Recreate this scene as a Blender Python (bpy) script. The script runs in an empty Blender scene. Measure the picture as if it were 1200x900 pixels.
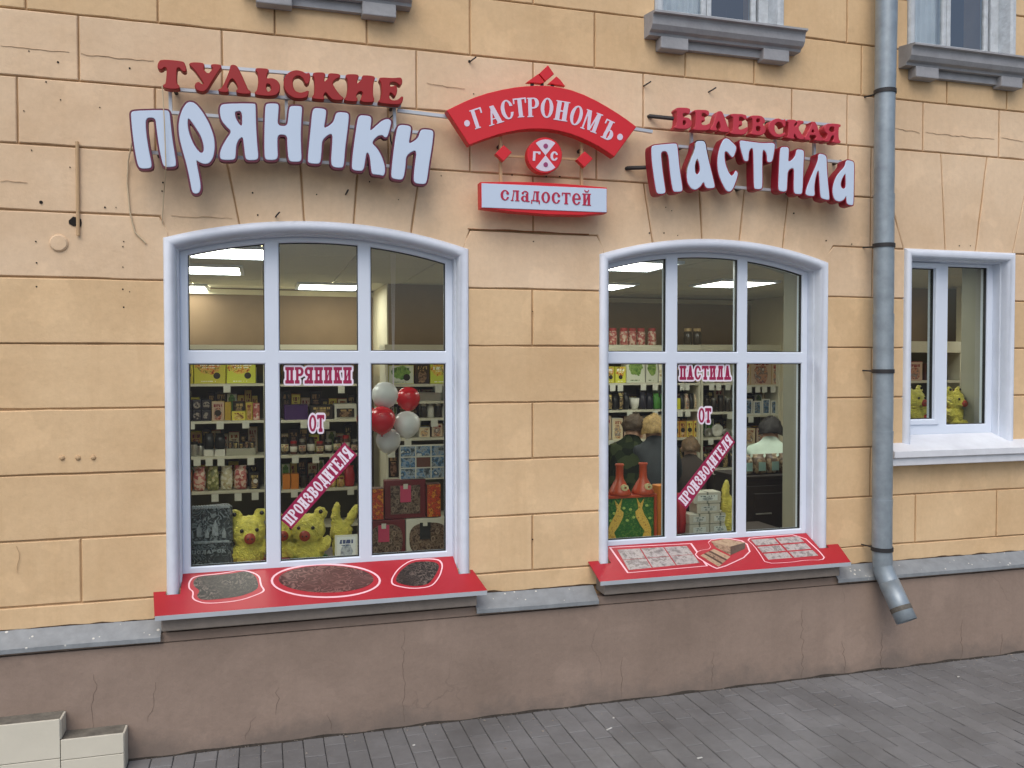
import bpy, bmesh, math, random
import numpy as np
from mathutils import Vector, Matrix, Euler, noise
from mathutils.geometry import tessellate_polygon

random.seed(7)
SC = bpy.context.scene
COL = SC.collection
rad = math.radians

# ------------------------------------------------------------------ camera, world, sun, exposure
DIST = 4.8            # camera to the facade plane (the plane Y = 0)
CAMZ = 2.045          # camera height above the pavement
YAW, PITCH, ROLL, FPX = rad(16.2703), rad(-1.3717), rad(-0.0555), 1000.0
_f = Vector((math.sin(YAW), math.cos(YAW), 0)); _r = Vector((math.cos(YAW), -math.sin(YAW), 0)); _u = Vector((0, 0, 1))
_w = math.cos(PITCH)*_f + math.sin(PITCH)*_u
_u2 = -math.sin(PITCH)*_f + math.cos(PITCH)*_u
CR = math.cos(ROLL)*_r + math.sin(ROLL)*_u2
CU = -math.sin(ROLL)*_r + math.cos(ROLL)*_u2
CW = _w
CAM = Vector((0, -DIST, CAMZ))
cd = bpy.data.cameras.new('camera'); cam = bpy.data.objects.new('camera', cd); COL.objects.link(cam)
cd.sensor_width = 36; cd.lens = 36*FPX/1200; cd.clip_start = 0.05; cd.clip_end = 2000
mw = Matrix((CR, CU, -CW)).transposed().to_4x4(); mw.translation = CAM
cam.matrix_world = mw
SC.camera = cam

SUN_EL, SUN_AZ = rad(52), rad(205)      # azimuth: clockwise from +Y, behind the camera
world = bpy.data.worlds.new('World'); SC.world = world; world.use_nodes = True
wn = world.node_tree.nodes; wl = world.node_tree.links
bg = wn['Background']; sky = wn.new('ShaderNodeTexSky')
sky.sky_type = 'NISHITA'; sky.sun_disc = False; sky.sun_elevation = SUN_EL; sky.sun_rotation = SUN_AZ
sky.air_density = 1.0; sky.dust_density = 3.2; sky.ozone_density = 1.0
wl.new(sky.outputs[0], bg.inputs[0]); bg.inputs[1].default_value = 0.15
sd = bpy.data.lights.new('sun', 'SUN'); sun = bpy.data.objects.new('sun', sd); COL.objects.link(sun)
sd.energy = 1.0; sd.angle = rad(50); sd.color = (1.0, 0.96, 0.9)
sdir = Vector((math.sin(SUN_AZ)*math.cos(SUN_EL), math.cos(SUN_AZ)*math.cos(SUN_EL), math.sin(SUN_EL)))
sun.rotation_euler = sdir.to_track_quat('Z', 'Y').to_euler(); sun.location = (0, -6, 12)
SC.view_settings.view_transform = 'Standard'; SC.view_settings.look = 'None'
SC.view_settings.gamma = 1; SC.view_settings.exposure = 0.08; SC.view_settings.use_curve_mapping = False
SC.render.engine = 'CYCLES'
SC.cycles.max_bounces = 8; SC.cycles.transparent_max_bounces = 16

# ------------------------------------------------------------------ picture point -> place (1200 x 900 picture)
def ray(px, py):
    px, py = float(px), float(py); return CW + CR*((px-600)/FPX) - CU*((py-450)/FPX)
def P(px, py, Y=0.0):
    d = ray(px, py); return CAM + d*((Y+DIST)/d.y)
def PZ(px, py, Z=0.0):
    d = ray(px, py); return CAM + d*((Z-CAMZ)/d.z)
def PP(px, py, p0, n):
    d = ray(px, py); return CAM + d*((p0-CAM).dot(n)/d.dot(n))
def PX(px, py, Y=0.0): return P(px, py, Y).x
def PH(px, py, Y=0.0): return P(px, py, Y).z

# ------------------------------------------------------------------ materials
def C(r, g, b):
    f = lambda v: (v/255/12.92) if v/255 <= .04045 else ((v/255+.055)/1.055)**2.4
    return (f(r), f(g), f(b), 1)
MATS = {}
def nodes_of(name):
    m = bpy.data.materials.new(name); m.use_nodes = True
    nt = m.node_tree; return m, nt.nodes, nt.links, nt.nodes['Principled BSDF']
def add(ns, t, **kw):
    n = ns.new(t)
    for k, v in kw.items():
        if k.startswith('i_'): n.inputs[k[2:].replace('_', ' ')].default_value = v
        else: setattr(n, k, v)
    return n
def ramp(ns, stops, interp='LINEAR'):
    r = ns.new('ShaderNodeValToRGB'); r.color_ramp.interpolation = interp
    e = r.color_ramp.elements
    while len(e) < len(stops): e.new(0.5)
    for k, (p, c) in enumerate(stops): e[k].position = p; e[k].color = c
    return r
def mixc(ns, ls, fac, a, b, mode='MIX'):
    m = ns.new('ShaderNodeMix'); m.data_type = 'RGBA'; m.blend_type = mode
    for sock, v in ((m.inputs[0], fac), (m.inputs[6], a), (m.inputs[7], b)):
        if hasattr(v, 'is_output'): ls.new(v, sock)
        else: sock.default_value = v
    return m.outputs[2]
def mat(name, col, rough=.6, var=.12, scale=6., bump=.0, bscale=60., metal=0., rnd=0., spec=.5, coat=0., coord='Object'):
    """plain paint / plastic / cloth: base colour broken up by two noises, optional per-object shift and fine relief"""
    if name in MATS: return MATS[name]
    m, ns, ls, b = nodes_of(name)
    tc = ns.new('ShaderNodeTexCoord')
    n1 = add(ns, 'ShaderNodeTexNoise', i_Scale=scale, i_Detail=6., i_Roughness=.6); ls.new(tc.outputs[coord], n1.inputs['Vector'])
    mr = add(ns, 'ShaderNodeMapRange', i_From_Min=.3, i_From_Max=.7, i_To_Min=1-var, i_To_Max=1+var); ls.new(n1.outputs[0], mr.inputs[0])
    val = mr.outputs[0]
    if rnd:
        oi = ns.new('ShaderNodeObjectInfo')
        m2 = add(ns, 'ShaderNodeMapRange', i_To_Min=1-rnd, i_To_Max=1+rnd); ls.new(oi.outputs['Random'], m2.inputs[0])
        mu = add(ns, 'ShaderNodeMath', operation='MULTIPLY'); ls.new(val, mu.inputs[0]); ls.new(m2.outputs[0], mu.inputs[1]); val = mu.outputs[0]
    hs = ns.new('ShaderNodeHueSaturation'); hs.inputs['Color'].default_value = col; ls.new(val, hs.inputs['Value'])
    ls.new(hs.outputs[0], b.inputs['Base Color'])
    b.inputs['Roughness'].default_value = rough; b.inputs['Metallic'].default_value = metal
    b.inputs['Specular IOR Level'].default_value = spec
    if coat: b.inputs['Coat Weight'].default_value = coat; b.inputs['Coat Roughness'].default_value = .15
    if bump:
        n2 = add(ns, 'ShaderNodeTexNoise', i_Scale=bscale, i_Detail=5.); ls.new(tc.outputs[coord], n2.inputs['Vector'])
        bm = add(ns, 'ShaderNodeBump', i_Strength=bump, i_Distance=.01); ls.new(n2.outputs[0], bm.inputs['Height']); ls.new(bm.outputs[0], b.inputs['Normal'])
    MATS[name] = m; return m

def plaster(name, col, dark, streak=.35, crack=0., rnd=.05, bump=.35, grime=None, pos=False):
    m, ns, ls, b = nodes_of(name)
    tc = ns.new('ShaderNodeTexCoord'); v = ns.new('ShaderNodeNewGeometry').outputs['Position'] if pos else tc.outputs['Object']
    big = add(ns, 'ShaderNodeTexNoise', i_Scale=1.3, i_Detail=8., i_Roughness=.62); ls.new(v, big.inputs['Vector'])
    r1 = ramp(ns, [(.38, (0, 0, 0, 1)), (.72, (1, 1, 1, 1))]); ls.new(big.outputs[0], r1.inputs[0])
    c = mixc(ns, ls, .0, col, dark)
    mm = c.node; fm = add(ns, 'ShaderNodeMath', operation='MULTIPLY'); ls.new(r1.outputs[0], fm.inputs[0]); fm.inputs[1].default_value = .75; ls.new(fm.outputs[0], mm.inputs[0])
    # vertical rain streaks
    mp = add(ns, 'ShaderNodeMapping'); mp.inputs['Scale'].default_value = (9, 9, .55); ls.new(v, mp.inputs[0])
    st = add(ns, 'ShaderNodeTexNoise', i_Scale=1., i_Detail=5., i_Roughness=.7); ls.new(mp.outputs[0], st.inputs['Vector'])
    r2 = ramp(ns, [(.52, (0, 0, 0, 1)), (.78, (1, 1, 1, 1))]); ls.new(st.outputs[0], r2.inputs[0])
    f2 = add(ns, 'ShaderNodeMath', operation='MULTIPLY'); ls.new(r2.outputs[0], f2.inputs[0]); f2.inputs[1].default_value = streak
    c = mixc(ns, ls, f2.outputs[0], c, dark)
    # fine mottling
    fn = add(ns, 'ShaderNodeTexNoise', i_Scale=28., i_Detail=6., i_Roughness=.7); ls.new(v, fn.inputs['Vector'])
    mr = add(ns, 'ShaderNodeMapRange', i_From_Min=.3, i_From_Max=.7, i_To_Min=.95, i_To_Max=1.05); ls.new(fn.outputs[0], mr.inputs[0])
    oi = ns.new('ShaderNodeObjectInfo')
    m2 = add(ns, 'ShaderNodeMapRange', i_To_Min=1-rnd, i_To_Max=1+rnd); ls.new(oi.outputs['Random'], m2.inputs[0])
    mu = add(ns, 'ShaderNodeMath', operation='MULTIPLY'); ls.new(mr.outputs[0], mu.inputs[0]); ls.new(m2.outputs[0], mu.inputs[1])
    # touched-up patches of paint with their own ragged outline
    pn = add(ns, 'ShaderNodeTexNoise', i_Scale=1.9, i_Detail=7., i_Roughness=.55); pm = add(ns, 'ShaderNodeMapping'); pm.inputs['Location'].default_value = (7.3, 1.1, 4.7); ls.new(v, pm.inputs[0]); ls.new(pm.outputs[0], pn.inputs['Vector'])
    rp = ramp(ns, [(.56, (0, 0, 0, 1)), (.585, (1, 1, 1, 1))]); ls.new(pn.outputs[0], rp.inputs[0])
    mp3 = add(ns, 'ShaderNodeMapRange', i_To_Min=1., i_To_Max=1.07); ls.new(rp.outputs[0], mp3.inputs[0])
    mu2 = add(ns, 'ShaderNodeMath', operation='MULTIPLY'); ls.new(mu.outputs[0], mu2.inputs[0]); ls.new(mp3.outputs[0], mu2.inputs[1]); mu = mu2
    hs = ns.new('ShaderNodeHueSaturation'); ls.new(c, hs.inputs['Color']); ls.new(mu.outputs[0], hs.inputs['Value']); c = hs.outputs[0]
    hgt = fn.outputs[0]
    if crack:
        dn = add(ns, 'ShaderNodeTexNoise', i_Scale=5., i_Detail=4.); ls.new(v, dn.inputs['Vector'])
        dv = add(ns, 'ShaderNodeVectorMath', operation='SCALE'); ls.new(dn.outputs['Color'], dv.inputs[0]); dv.inputs['Scale'].default_value = .22
        av = add(ns, 'ShaderNodeVectorMath', operation='ADD'); ls.new(v, av.inputs[0]); ls.new(dv.outputs[0], av.inputs[1])
        mp2 = add(ns, 'ShaderNodeMapping'); mp2.inputs['Scale'].default_value = (1.9, 1.9, .8); ls.new(av.outputs[0], mp2.inputs[0])
        vo = add(ns, 'ShaderNodeTexVoronoi', feature='DISTANCE_TO_EDGE', i_Scale=1.25); ls.new(mp2.outputs[0], vo.inputs['Vector'])
        r3 = ramp(ns, [(.0, (1, 1, 1, 1)), (.011, (0, 0, 0, 1))]); ls.new(vo.outputs[0], r3.inputs[0])
        gm = add(ns, 'ShaderNodeTexNoise', i_Scale=1.7, i_Detail=3.); ls.new(v, gm.inputs['Vector'])
        r4 = ramp(ns, [(.56, (0, 0, 0, 1)), (.68, (1, 1, 1, 1))]); ls.new(gm.outputs[0], r4.inputs[0])
        f3 = add(ns, 'ShaderNodeMath', operation='MULTIPLY'); ls.new(r3.outputs[0], f3.inputs[0]); ls.new(r4.outputs[0], f3.inputs[1])
        f4 = add(ns, 'ShaderNodeMath', operation='MULTIPLY'); ls.new(f3.outputs[0], f4.inputs[0]); f4.inputs[1].default_value = crack
        c = mixc(ns, ls, f4.outputs[0], c, (.03, .025, .02, 1))
    if grime:      # splash dirt with its own ragged outline along the foot of the plinth
        sx = ns.new('ShaderNodeSeparateXYZ'); ls.new(v, sx.inputs[0])
        gn = add(ns, 'ShaderNodeTexNoise', i_Scale=4.5, i_Detail=8., i_Roughness=.7); ls.new(v, gn.inputs['Vector'])
        g1 = add(ns, 'ShaderNodeMapRange', i_From_Min=.0, i_From_Max=.26, i_To_Min=.5, i_To_Max=.0); ls.new(sx.outputs[2], g1.inputs[0])
        g2 = add(ns, 'ShaderNodeMath', operation='ADD'); ls.new(g1.outputs[0], g2.inputs[0]); ls.new(gn.outputs[0], g2.inputs[1])
        r5 = ramp(ns, [(.74, (0, 0, 0, 1)), (1.1 if False else 1., (.6, .6, .6, 1))]); ls.new(g2.outputs[0], r5.inputs[0])
        c = mixc(ns, ls, r5.outputs[0], c, grime)
    ls.new(c, b.inputs['Base Color']); b.inputs['Roughness'].default_value = .88; b.inputs['Specular IOR Level'].default_value = .25
    un = add(ns, 'ShaderNodeTexNoise', i_Scale=5., i_Detail=10., i_Roughness=.65); ls.new(v, un.inputs['Vector'])
    bm = add(ns, 'ShaderNodeBump', i_Strength=bump, i_Distance=.02); ls.new(un.outputs[0], bm.inputs['Height'])
    b2 = add(ns, 'ShaderNodeBump', i_Strength=.05, i_Distance=.003); ls.new(hgt, b2.inputs['Height']); ls.new(bm.outputs[0], b2.inputs['Normal'])
    ls.new(b2.outputs[0], b.inputs['Normal'])
    MATS[name] = m; return m

def printed(name, cols, scale=14., rough=.4, stretch=(1, 1, 1), kind='voronoi', spec=.5):
    """flat print on packaging: blotches of the pack's own colours"""
    if name in MATS: return MATS[name]
    m, ns, ls, b = nodes_of(name)
    tc = ns.new('ShaderNodeTexCoord'); mp = ns.new('ShaderNodeMapping'); mp.inputs['Scale'].default_value = stretch
    oi = ns.new('ShaderNodeObjectInfo'); ls.new(tc.outputs['Object'], mp.inputs[0])
    sc = add(ns, 'ShaderNodeVectorMath', operation='SCALE'); ls.new(oi.outputs['Location'], sc.inputs[0]); sc.inputs['Scale'].default_value = 3.7
    ad = add(ns, 'ShaderNodeVectorMath', operation='ADD'); ls.new(mp.outputs[0], ad.inputs[0]); ls.new(sc.outputs[0], ad.inputs[1])
    if kind == 'voronoi':
        t = add(ns, 'ShaderNodeTexVoronoi', i_Scale=scale); out = t.outputs['Color']
        bw = ns.new('ShaderNodeRGBToBW'); ls.new(out, bw.inputs[0]); out = bw.outputs[0]
    else:
        t = add(ns, 'ShaderNodeTexNoise', i_Scale=scale, i_Detail=5., i_Roughness=.65); out = t.outputs[0]
    ls.new(ad.outputs[0], t.inputs['Vector'])
    n = len(cols); lo, hi = (.15, .85) if kind == 'voronoi' else (.33, .67)
    r = ramp(ns, [(lo+(hi-lo)*k/max(1, n-1), c) for k, c in enumerate(cols)], 'CONSTANT' if kind == 'voronoi' else 'LINEAR')
    ls.new(out, r.inputs[0]); ls.new(r.outputs[0], b.inputs['Base Color'])
    b.inputs['Roughness'].default_value = rough; b.inputs['Specular IOR Level'].default_value = spec
    MATS[name] = m; return m

def tinsel(name, col):
    m, ns, ls, b = nodes_of(name); tc = ns.new('ShaderNodeTexCoord')
    nz = add(ns, 'ShaderNodeTexNoise', i_Scale=30., i_Detail=3.); ls.new(tc.outputs['Object'], nz.inputs['Vector'])
    wv = add(ns, 'ShaderNodeTexWave', i_Scale=34., i_Distortion=9., i_Detail=3.); wv.inputs['Detail Scale'].default_value = 2.; wv.bands_direction = 'DIAGONAL'; ls.new(tc.outputs['Object'], wv.inputs['Vector'])
    mr = add(ns, 'ShaderNodeMapRange', i_From_Min=.3, i_From_Max=.7, i_To_Min=.88, i_To_Max=1.25); ls.new(nz.outputs[0], mr.inputs[0])
    hs = ns.new('ShaderNodeHueSaturation'); hs.inputs['Color'].default_value = col; ls.new(mr.outputs[0], hs.inputs['Value']); ls.new(hs.outputs[0], b.inputs['Base Color'])
    b.inputs['Roughness'].default_value = .32; b.inputs['Specular IOR Level'].default_value = .7
    bm = add(ns, 'ShaderNodeBump', i_Strength=.9, i_Distance=.012); ls.new(wv.outputs['Fac'], bm.inputs['Height']); ls.new(bm.outputs[0], b.inputs['Normal'])
    MATS[name] = m; return m
def pack(name, base, title, pics, cx=.5, cz=.36, r=.34, scale=26.):
    """front of a pack: coloured card, a picture, a title and two small lines of print, laid out on the front face"""
    if name in MATS: return MATS[name]
    m, ns, ls, b = nodes_of(name); tc = ns.new('ShaderNodeTexCoord'); sx = ns.new('ShaderNodeSeparateXYZ'); ls.new(tc.outputs['Generated'], sx.inputs[0])
    oi = ns.new('ShaderNodeObjectInfo')
    def mth(op, a, b_=None, cl=False):
        n = ns.new('ShaderNodeMath'); n.operation = op; n.use_clamp = cl
        for s_, v_ in ((n.inputs[0], a), (n.inputs[1], b_)):
            if v_ is None: continue
            if hasattr(v_, 'is_output'): ls.new(v_, s_)
            else: s_.default_value = v_
        return n.outputs[0]
    u, v = sx.outputs[0], sx.outputs[2]
    of = add(ns, 'ShaderNodeCombineXYZ'); ls.new(mth('MULTIPLY', oi.outputs['Random'], 40.), of.inputs[0]); ls.new(mth('MULTIPLY', oi.outputs['Random'], 17.), of.inputs[2])
    ad = add(ns, 'ShaderNodeVectorMath', operation='ADD'); ls.new(tc.outputs['Object'], ad.inputs[0]); ls.new(of.outputs[0], ad.inputs[1])
    n1 = add(ns, 'ShaderNodeTexNoise', i_Scale=scale, i_Detail=4., i_Roughness=.6); ls.new(ad.outputs[0], n1.inputs['Vector'])
    n = len(pics); rp = ramp(ns, [(.33+.34*k/max(1, n-1), c) for k, c in enumerate(pics)]); ls.new(n1.outputs[0], rp.inputs[0])
    wob = mth('MULTIPLY', mth('SUBTRACT', n1.outputs[0], .5), .35)
    dx = mth('SUBTRACT', u, cx); dz = mth('SUBTRACT', v, cz); d = mth('ADD', mth('SQRT', mth('ADD', mth('MULTIPLY', dx, dx), mth('MULTIPLY', dz, dz))), wob)
    pic = mth('LESS_THAN', d, r); c = mixc(ns, ls, pic, base, rp.outputs[0])
    mp = ns.new('ShaderNodeMapping'); mp.inputs['Scale'].default_value = (120, 1, 14); ls.new(ad.outputs[0], mp.inputs[0])
    n2 = add(ns, 'ShaderNodeTexNoise', i_Scale=1., i_Detail=2.); ls.new(mp.outputs[0], n2.inputs['Vector'])
    ink = mth('GREATER_THAN', n2.outputs[0], .47)
    def band(lo, hi, l, r_): return mth('MULTIPLY', mth('MULTIPLY', mth('GREATER_THAN', v, lo), mth('LESS_THAN', v, hi)), mth('MULTIPLY', mth('GREATER_THAN', u, l), mth('LESS_THAN', u, r_)))
    c = mixc(ns, ls, mth('MULTIPLY', band(.72, .88, .14, .86), ink), c, title)
    c = mixc(ns, ls, mth('MULTIPLY', band(.63, .67, .25, .75), ink), c, title); c = mixc(ns, ls, mth('MULTIPLY', band(.06, .1, .2, .7), ink), c, title)
    hs = ns.new('ShaderNodeHueSaturation'); ls.new(c, hs.inputs['Color']); ls.new(mth('ADD', mth('MULTIPLY', oi.outputs['Random'], .06), .47), hs.inputs['Hue']); ls.new(mth('ADD', mth('MULTIPLY', oi.outputs['Random'], .5), .75), hs.inputs['Value'])
    ls.new(hs.outputs[0], b.inputs['Base Color']); b.inputs['Roughness'].default_value = .35
    MATS[name] = m; return m
def embossed(name, dark, mid, lite, scale=38., rough=.4, bump=.6, spec=.5, stretch=(1, 1, 1)):
    """pressed gingerbread: raised worm-like ridges lighter than the ground"""
    m, ns, ls, b = nodes_of(name); tc = ns.new('ShaderNodeTexCoord'); mp = ns.new('ShaderNodeMapping'); mp.inputs['Scale'].default_value = stretch; ls.new(tc.outputs['Object'], mp.inputs[0])
    nz = add(ns, 'ShaderNodeTexNoise', i_Scale=scale*.6, i_Detail=2., i_Distortion=.8); ls.new(mp.outputs[0], nz.inputs['Vector'])
    vo = add(ns, 'ShaderNodeTexVoronoi', feature='DISTANCE_TO_EDGE', i_Scale=scale); ls.new(mp.outputs[0], vo.inputs['Vector'])
    w1 = add(ns, 'ShaderNodeMath', operation='MULTIPLY'); ls.new(nz.outputs[0], w1.inputs[0]); w1.inputs[1].default_value = 34.
    w2 = add(ns, 'ShaderNodeMath', operation='SINE'); ls.new(w1.outputs[0], w2.inputs[0])
    mx = add(ns, 'ShaderNodeMath', operation='MULTIPLY_ADD'); ls.new(w2.outputs[0], mx.inputs[0]); mx.inputs[1].default_value = .3; mx.inputs[2].default_value = .5
    r = ramp(ns, [(.2, dark), (.55, mid), (.78, lite)]); ls.new(mx.outputs[0], r.inputs[0])
    big = add(ns, 'ShaderNodeTexNoise', i_Scale=scale*.16, i_Detail=3.); ls.new(mp.outputs[0], big.inputs['Vector'])
    rb = ramp(ns, [(.4, (0, 0, 0, 1)), (.62, (.75, .75, .75, 1))]); ls.new(big.outputs[0], rb.inputs[0])
    c = mixc(ns, ls, rb.outputs[0], r.outputs[0], mid); ls.new(c, b.inputs['Base Color']); b.inputs['Roughness'].default_value = rough; b.inputs['Specular IOR Level'].default_value = spec
    bm = add(ns, 'ShaderNodeBump', i_Strength=bump, i_Distance=.006); ls.new(mx.outputs[0], bm.inputs['Height']); ls.new(bm.outputs[0], b.inputs['Normal'])
    MATS[name] = m; return m
def glass_mat(name, tint=(.93, .96, .95, 1), ior=1.5, boost=1.0):
    m, ns, ls, b = nodes_of(name); ns.remove(b)
    out = ns['Material Output']
    tr = ns.new('ShaderNodeBsdfTransparent'); tr.inputs[0].default_value = tint
    gl = ns.new('ShaderNodeBsdfGlossy'); gl.inputs['Roughness'].default_value = .015; gl.inputs['Color'].default_value = (1, 1, 1, 1)
    fr = ns.new('ShaderNodeFresnel'); fr.inputs[0].default_value = ior
    mu = add(ns, 'ShaderNodeMath', operation='MULTIPLY'); ls.new(fr.outputs[0], mu.inputs[0]); mu.inputs[1].default_value = boost; mu.use_clamp = True
    ge = ns.new('ShaderNodeNewGeometry'); inv = add(ns, 'ShaderNodeMath', operation='SUBTRACT'); inv.inputs[0].default_value = 1.; ls.new(ge.outputs['Backfacing'], inv.inputs[1])
    m0 = mu; mu = add(ns, 'ShaderNodeMath', operation='MULTIPLY'); ls.new(m0.outputs[0], mu.inputs[0]); ls.new(inv.outputs[0], mu.inputs[1])
    tc = ns.new('ShaderNodeTexCoord'); nz = add(ns, 'ShaderNodeTexNoise', i_Scale=2.2, i_Detail=1.); ls.new(tc.outputs['Object'], nz.inputs['Vector'])
    bp = add(ns, 'ShaderNodeBump', i_Strength=.04, i_Distance=.02); ls.new(nz.outputs[0], bp.inputs['Height']); ls.new(bp.outputs[0], gl.inputs['Normal'])
    mx = ns.new('ShaderNodeMixShader'); ls.new(mu.outputs[0], mx.inputs[0]); ls.new(tr.outputs[0], mx.inputs[1]); ls.new(gl.outputs[0], mx.inputs[2])
    ls.new(mx.outputs[0], out.inputs['Surface']); MATS[name] = m; return m
def emit_mat(name, col, s):
    m, ns, ls, b = nodes_of(name)
    b.inputs['Base Color'].default_value = (.8, .8, .8, 1); b.inputs['Emission Color'].default_value = col; b.inputs['Emission Strength'].default_value = s
    MATS[name] = m; return m

# ------------------------------------------------------------------ mesh helpers
def mesh(name, verts, faces, recalc=True):
    me = bpy.data.meshes.new(name); me.from_pydata([tuple(v) for v in verts], [], faces)
    if recalc:
        bm = bmesh.new(); bm.from_mesh(me); bmesh.ops.remove_doubles(bm, verts=bm.verts, dist=1e-6)
        bmesh.ops.recalc_face_normals(bm, faces=bm.faces); bm.to_mesh(me); bm.free()
    me.update(); return me
class MB:
    def __init__(s): s.v = []; s.f = []
    def put(s, vs, fs):
        o = len(s.v); s.v += [Vector(v) for v in vs]; s.f += [tuple(i+o for i in f) for f in fs]; return s
    def box(s, x0, x1, y0, y1, z0, z1, M=None):
        vs = [Vector((x, y, z)) for x in (x0, x1) for y in (y0, y1) for z in (z0, z1)]
        if M: vs = [M @ v for v in vs]
        return s.put(vs, [(0, 1, 3, 2), (4, 6, 7, 5), (0, 4, 5, 1), (2, 3, 7, 6), (0, 2, 6, 4), (1, 5, 7, 3)])
    def bbox(s, x0, x1, y0, y1, z0, z1, c=.004):
        """box with chamfered edges"""
        bm = bmesh.new(); bmesh.ops.create_cube(bm, size=1)
        for v in bm.verts: v.co = Vector(((x0+x1)/2+v.co.x*(x1-x0), (y0+y1)/2+v.co.y*(y1-y0), (z0+z1)/2+v.co.z*(z1-z0)))
        c = min(c, .3*min(abs(x1-x0), abs(y1-y0), abs(z1-z0)))
        bmesh.ops.bevel(bm, geom=bm.edges[:], offset=c, segments=2, profile=.5, affect='EDGES')
        bm.verts.index_update()
        s.put([v.co.copy() for v in bm.verts], [tuple(v.index for v in f.verts) for f in bm.faces]); bm.free(); return s
    def tube(s, pts, r, n=12, caps=True):
        pts = [Vector(p) for p in pts]; rs = r if isinstance(r, (list, tuple)) else [r]*len(pts)
        o = len(s.v); prev = None
        for i, p in enumerate(pts):
            t = (pts[min(i+1, len(pts)-1)]-pts[max(i-1, 0)]).normalized()
            a = t.orthogonal().normalized() if prev is None else (prev - t*prev.dot(t)).normalized()
            prev = a; b = t.cross(a)
            for k in range(n):
                g = 2*math.pi*k/n; s.v.append(p + (a*math.cos(g)+b*math.sin(g))*rs[i])
        for i in range(len(pts)-1):
            for k in range(n): s.f.append((o+i*n+k, o+i*n+(k+1) % n, o+(i+1)*n+(k+1) % n, o+(i+1)*n+k))
        if caps: s.f.append(tuple(o+k for k in range(n))); s.f.append(tuple(o+(len(pts)-1)*n+k for k in reversed(range(n))))
        return s
    def lathe(s, prof, cx=0, cy=0, cz=0, n=20, axis='Z'):
        o = len(s.v)
        for r, z in prof:
            for k in range(n):
                g = 2*math.pi*k/n; a, b = r*math.cos(g), r*math.sin(g)
                s.v.append(Vector((cx+a, cy+b, cz+z)) if axis == 'Z' else Vector((cx+a, cy+z, cz+b)))
        for i in range(len(prof)-1):
            for k in range(n): s.f.append((o+i*n+k, o+i*n+(k+1) % n, o+(i+1)*n+(k+1) % n, o+(i+1)*n+k))
        s.f.append(tuple(o+k for k in range(n))); s.f.append(tuple(o+(len(prof)-1)*n+k for k in reversed(range(n))))
        return s
    def prism(s, outer, holes=(), y0=0., y1=.1, M=None, ch=0.):
        """polygon in (X, Z) extruded from y0 (front) to y1; ch = chamfer of the front edge"""
        def ring(p, y): return [Vector((a, y, b)) for a, b in p]
        loops = [list(outer)]+[list(h) for h in holes]
        fl = [inset(l, ch if k == 0 else -ch) if ch else l for k, l in enumerate(loops)]
        fv = [ring(l, y0) for l in fl]
        tri = tessellate_polygon(fv)
        flat = [v for l in fv for v in l]; nn = len(flat)
        rows = [flat]
        if ch: rows.append([v for l in loops for v in ring(l, y0+ch)])
        rows.append([v for l in loops for v in ring(l, y1)])
        vs = [v for r in rows for v in r]; fs = [tuple(t) for t in tri]
        last = (len(rows)-1)*nn
        fs += [tuple(i+last for i in reversed(t)) for t in tri]
        for k in range(len(rows)-1):
            o = 0
            for l in loops:
                m_ = len(l)
                for i in range(m_):
                    a, b = o+i, o+(i+1) % m_
                    fs.append((k*nn+a, k*nn+b, (k+1)*nn+b, (k+1)*nn+a))
                o += m_
        if M: vs = [M @ v for v in vs]
        return s.put(vs, fs)
    def mesh(s, name, recalc=True): return mesh(name, s.v, s.f, recalc)
def area2(p): return sum(p[i][0]*p[(i+1) % len(p)][1]-p[(i+1) % len(p)][0]*p[i][1] for i in range(len(p)))
def inset(p, d):
    """move every edge of a closed (X, Z) polygon inwards by d (negative: outwards)"""
    n = len(p); sg = 1 if area2(p) > 0 else -1; out = []
    for i in range(n):
        a, b, c = Vector(p[i-1]), Vector(p[i]), Vector(p[(i+1) % n])
        e1 = (b-a); e2 = (c-b)
        if e1.length < 1e-9 or e2.length < 1e-9: out.append((b.x, b.y)); continue
        e1.normalize(); e2.normalize()
        n1 = Vector((-e1.y, e1.x))*sg; n2 = Vector((-e2.y, e2.x))*sg
        m_ = n1+n2
        if m_.length < 1e-6: m_ = n1
        m_.normalize(); k = max(.35, m_.dot(n1))
        q = b+m_*(d/k); out.append((q.x, q.y))
    return out
def grow_clean(p, d):
    """offset a closed outline outwards by d and drop the points that fold over themselves in narrow notches"""
    q = inset(p, -d); out = []; A = [Vector(a) for a in p]; n = len(A)
    for v in q:
        w = Vector(v); m_ = 9.
        for i in range(n):
            a, b = A[i], A[(i+1) % n]; e = b-a; l2 = e.length_squared
            t = 0 if l2 == 0 else max(0, min(1, (w-a).dot(e)/l2)); m_ = min(m_, (w-a-e*t).length)
        if m_ > abs(d)*.88: out.append(v)
    return out if len(out) > 5 else q
def chaikin(p, it=2, q=.25):
    for _ in range(it):
        o = []
        for i in range(len(p)):
            a, b = p[i], p[(i+1) % len(p)]
            o.append((a[0]*(1-q)+b[0]*q, a[1]*(1-q)+b[1]*q)); o.append((a[0]*q+b[0]*(1-q), a[1]*q+b[1]*(1-q)))
        p = o
    return p
def obj(name, me, m=None, parent=None, smooth=False, **props):
    if isinstance(me, MB): me = me.mesh(name)
    o = bpy.data.objects.new(name, me); COL.objects.link(o)
    if m is not None:
        for mm in (m if isinstance(m, (list, tuple)) else [m]): me.materials.append(mm)
    if smooth:
        for p in me.polygons: p.use_smooth = True
    if parent is not None:
        o.parent = parent
        if parent.get('_w') is not None or parent.location.length > 0 or parent.parent: o.matrix_parent_inverse = world_of(parent).inverted()
    for k, v in props.items(): o[k] = v
    return o
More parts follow.
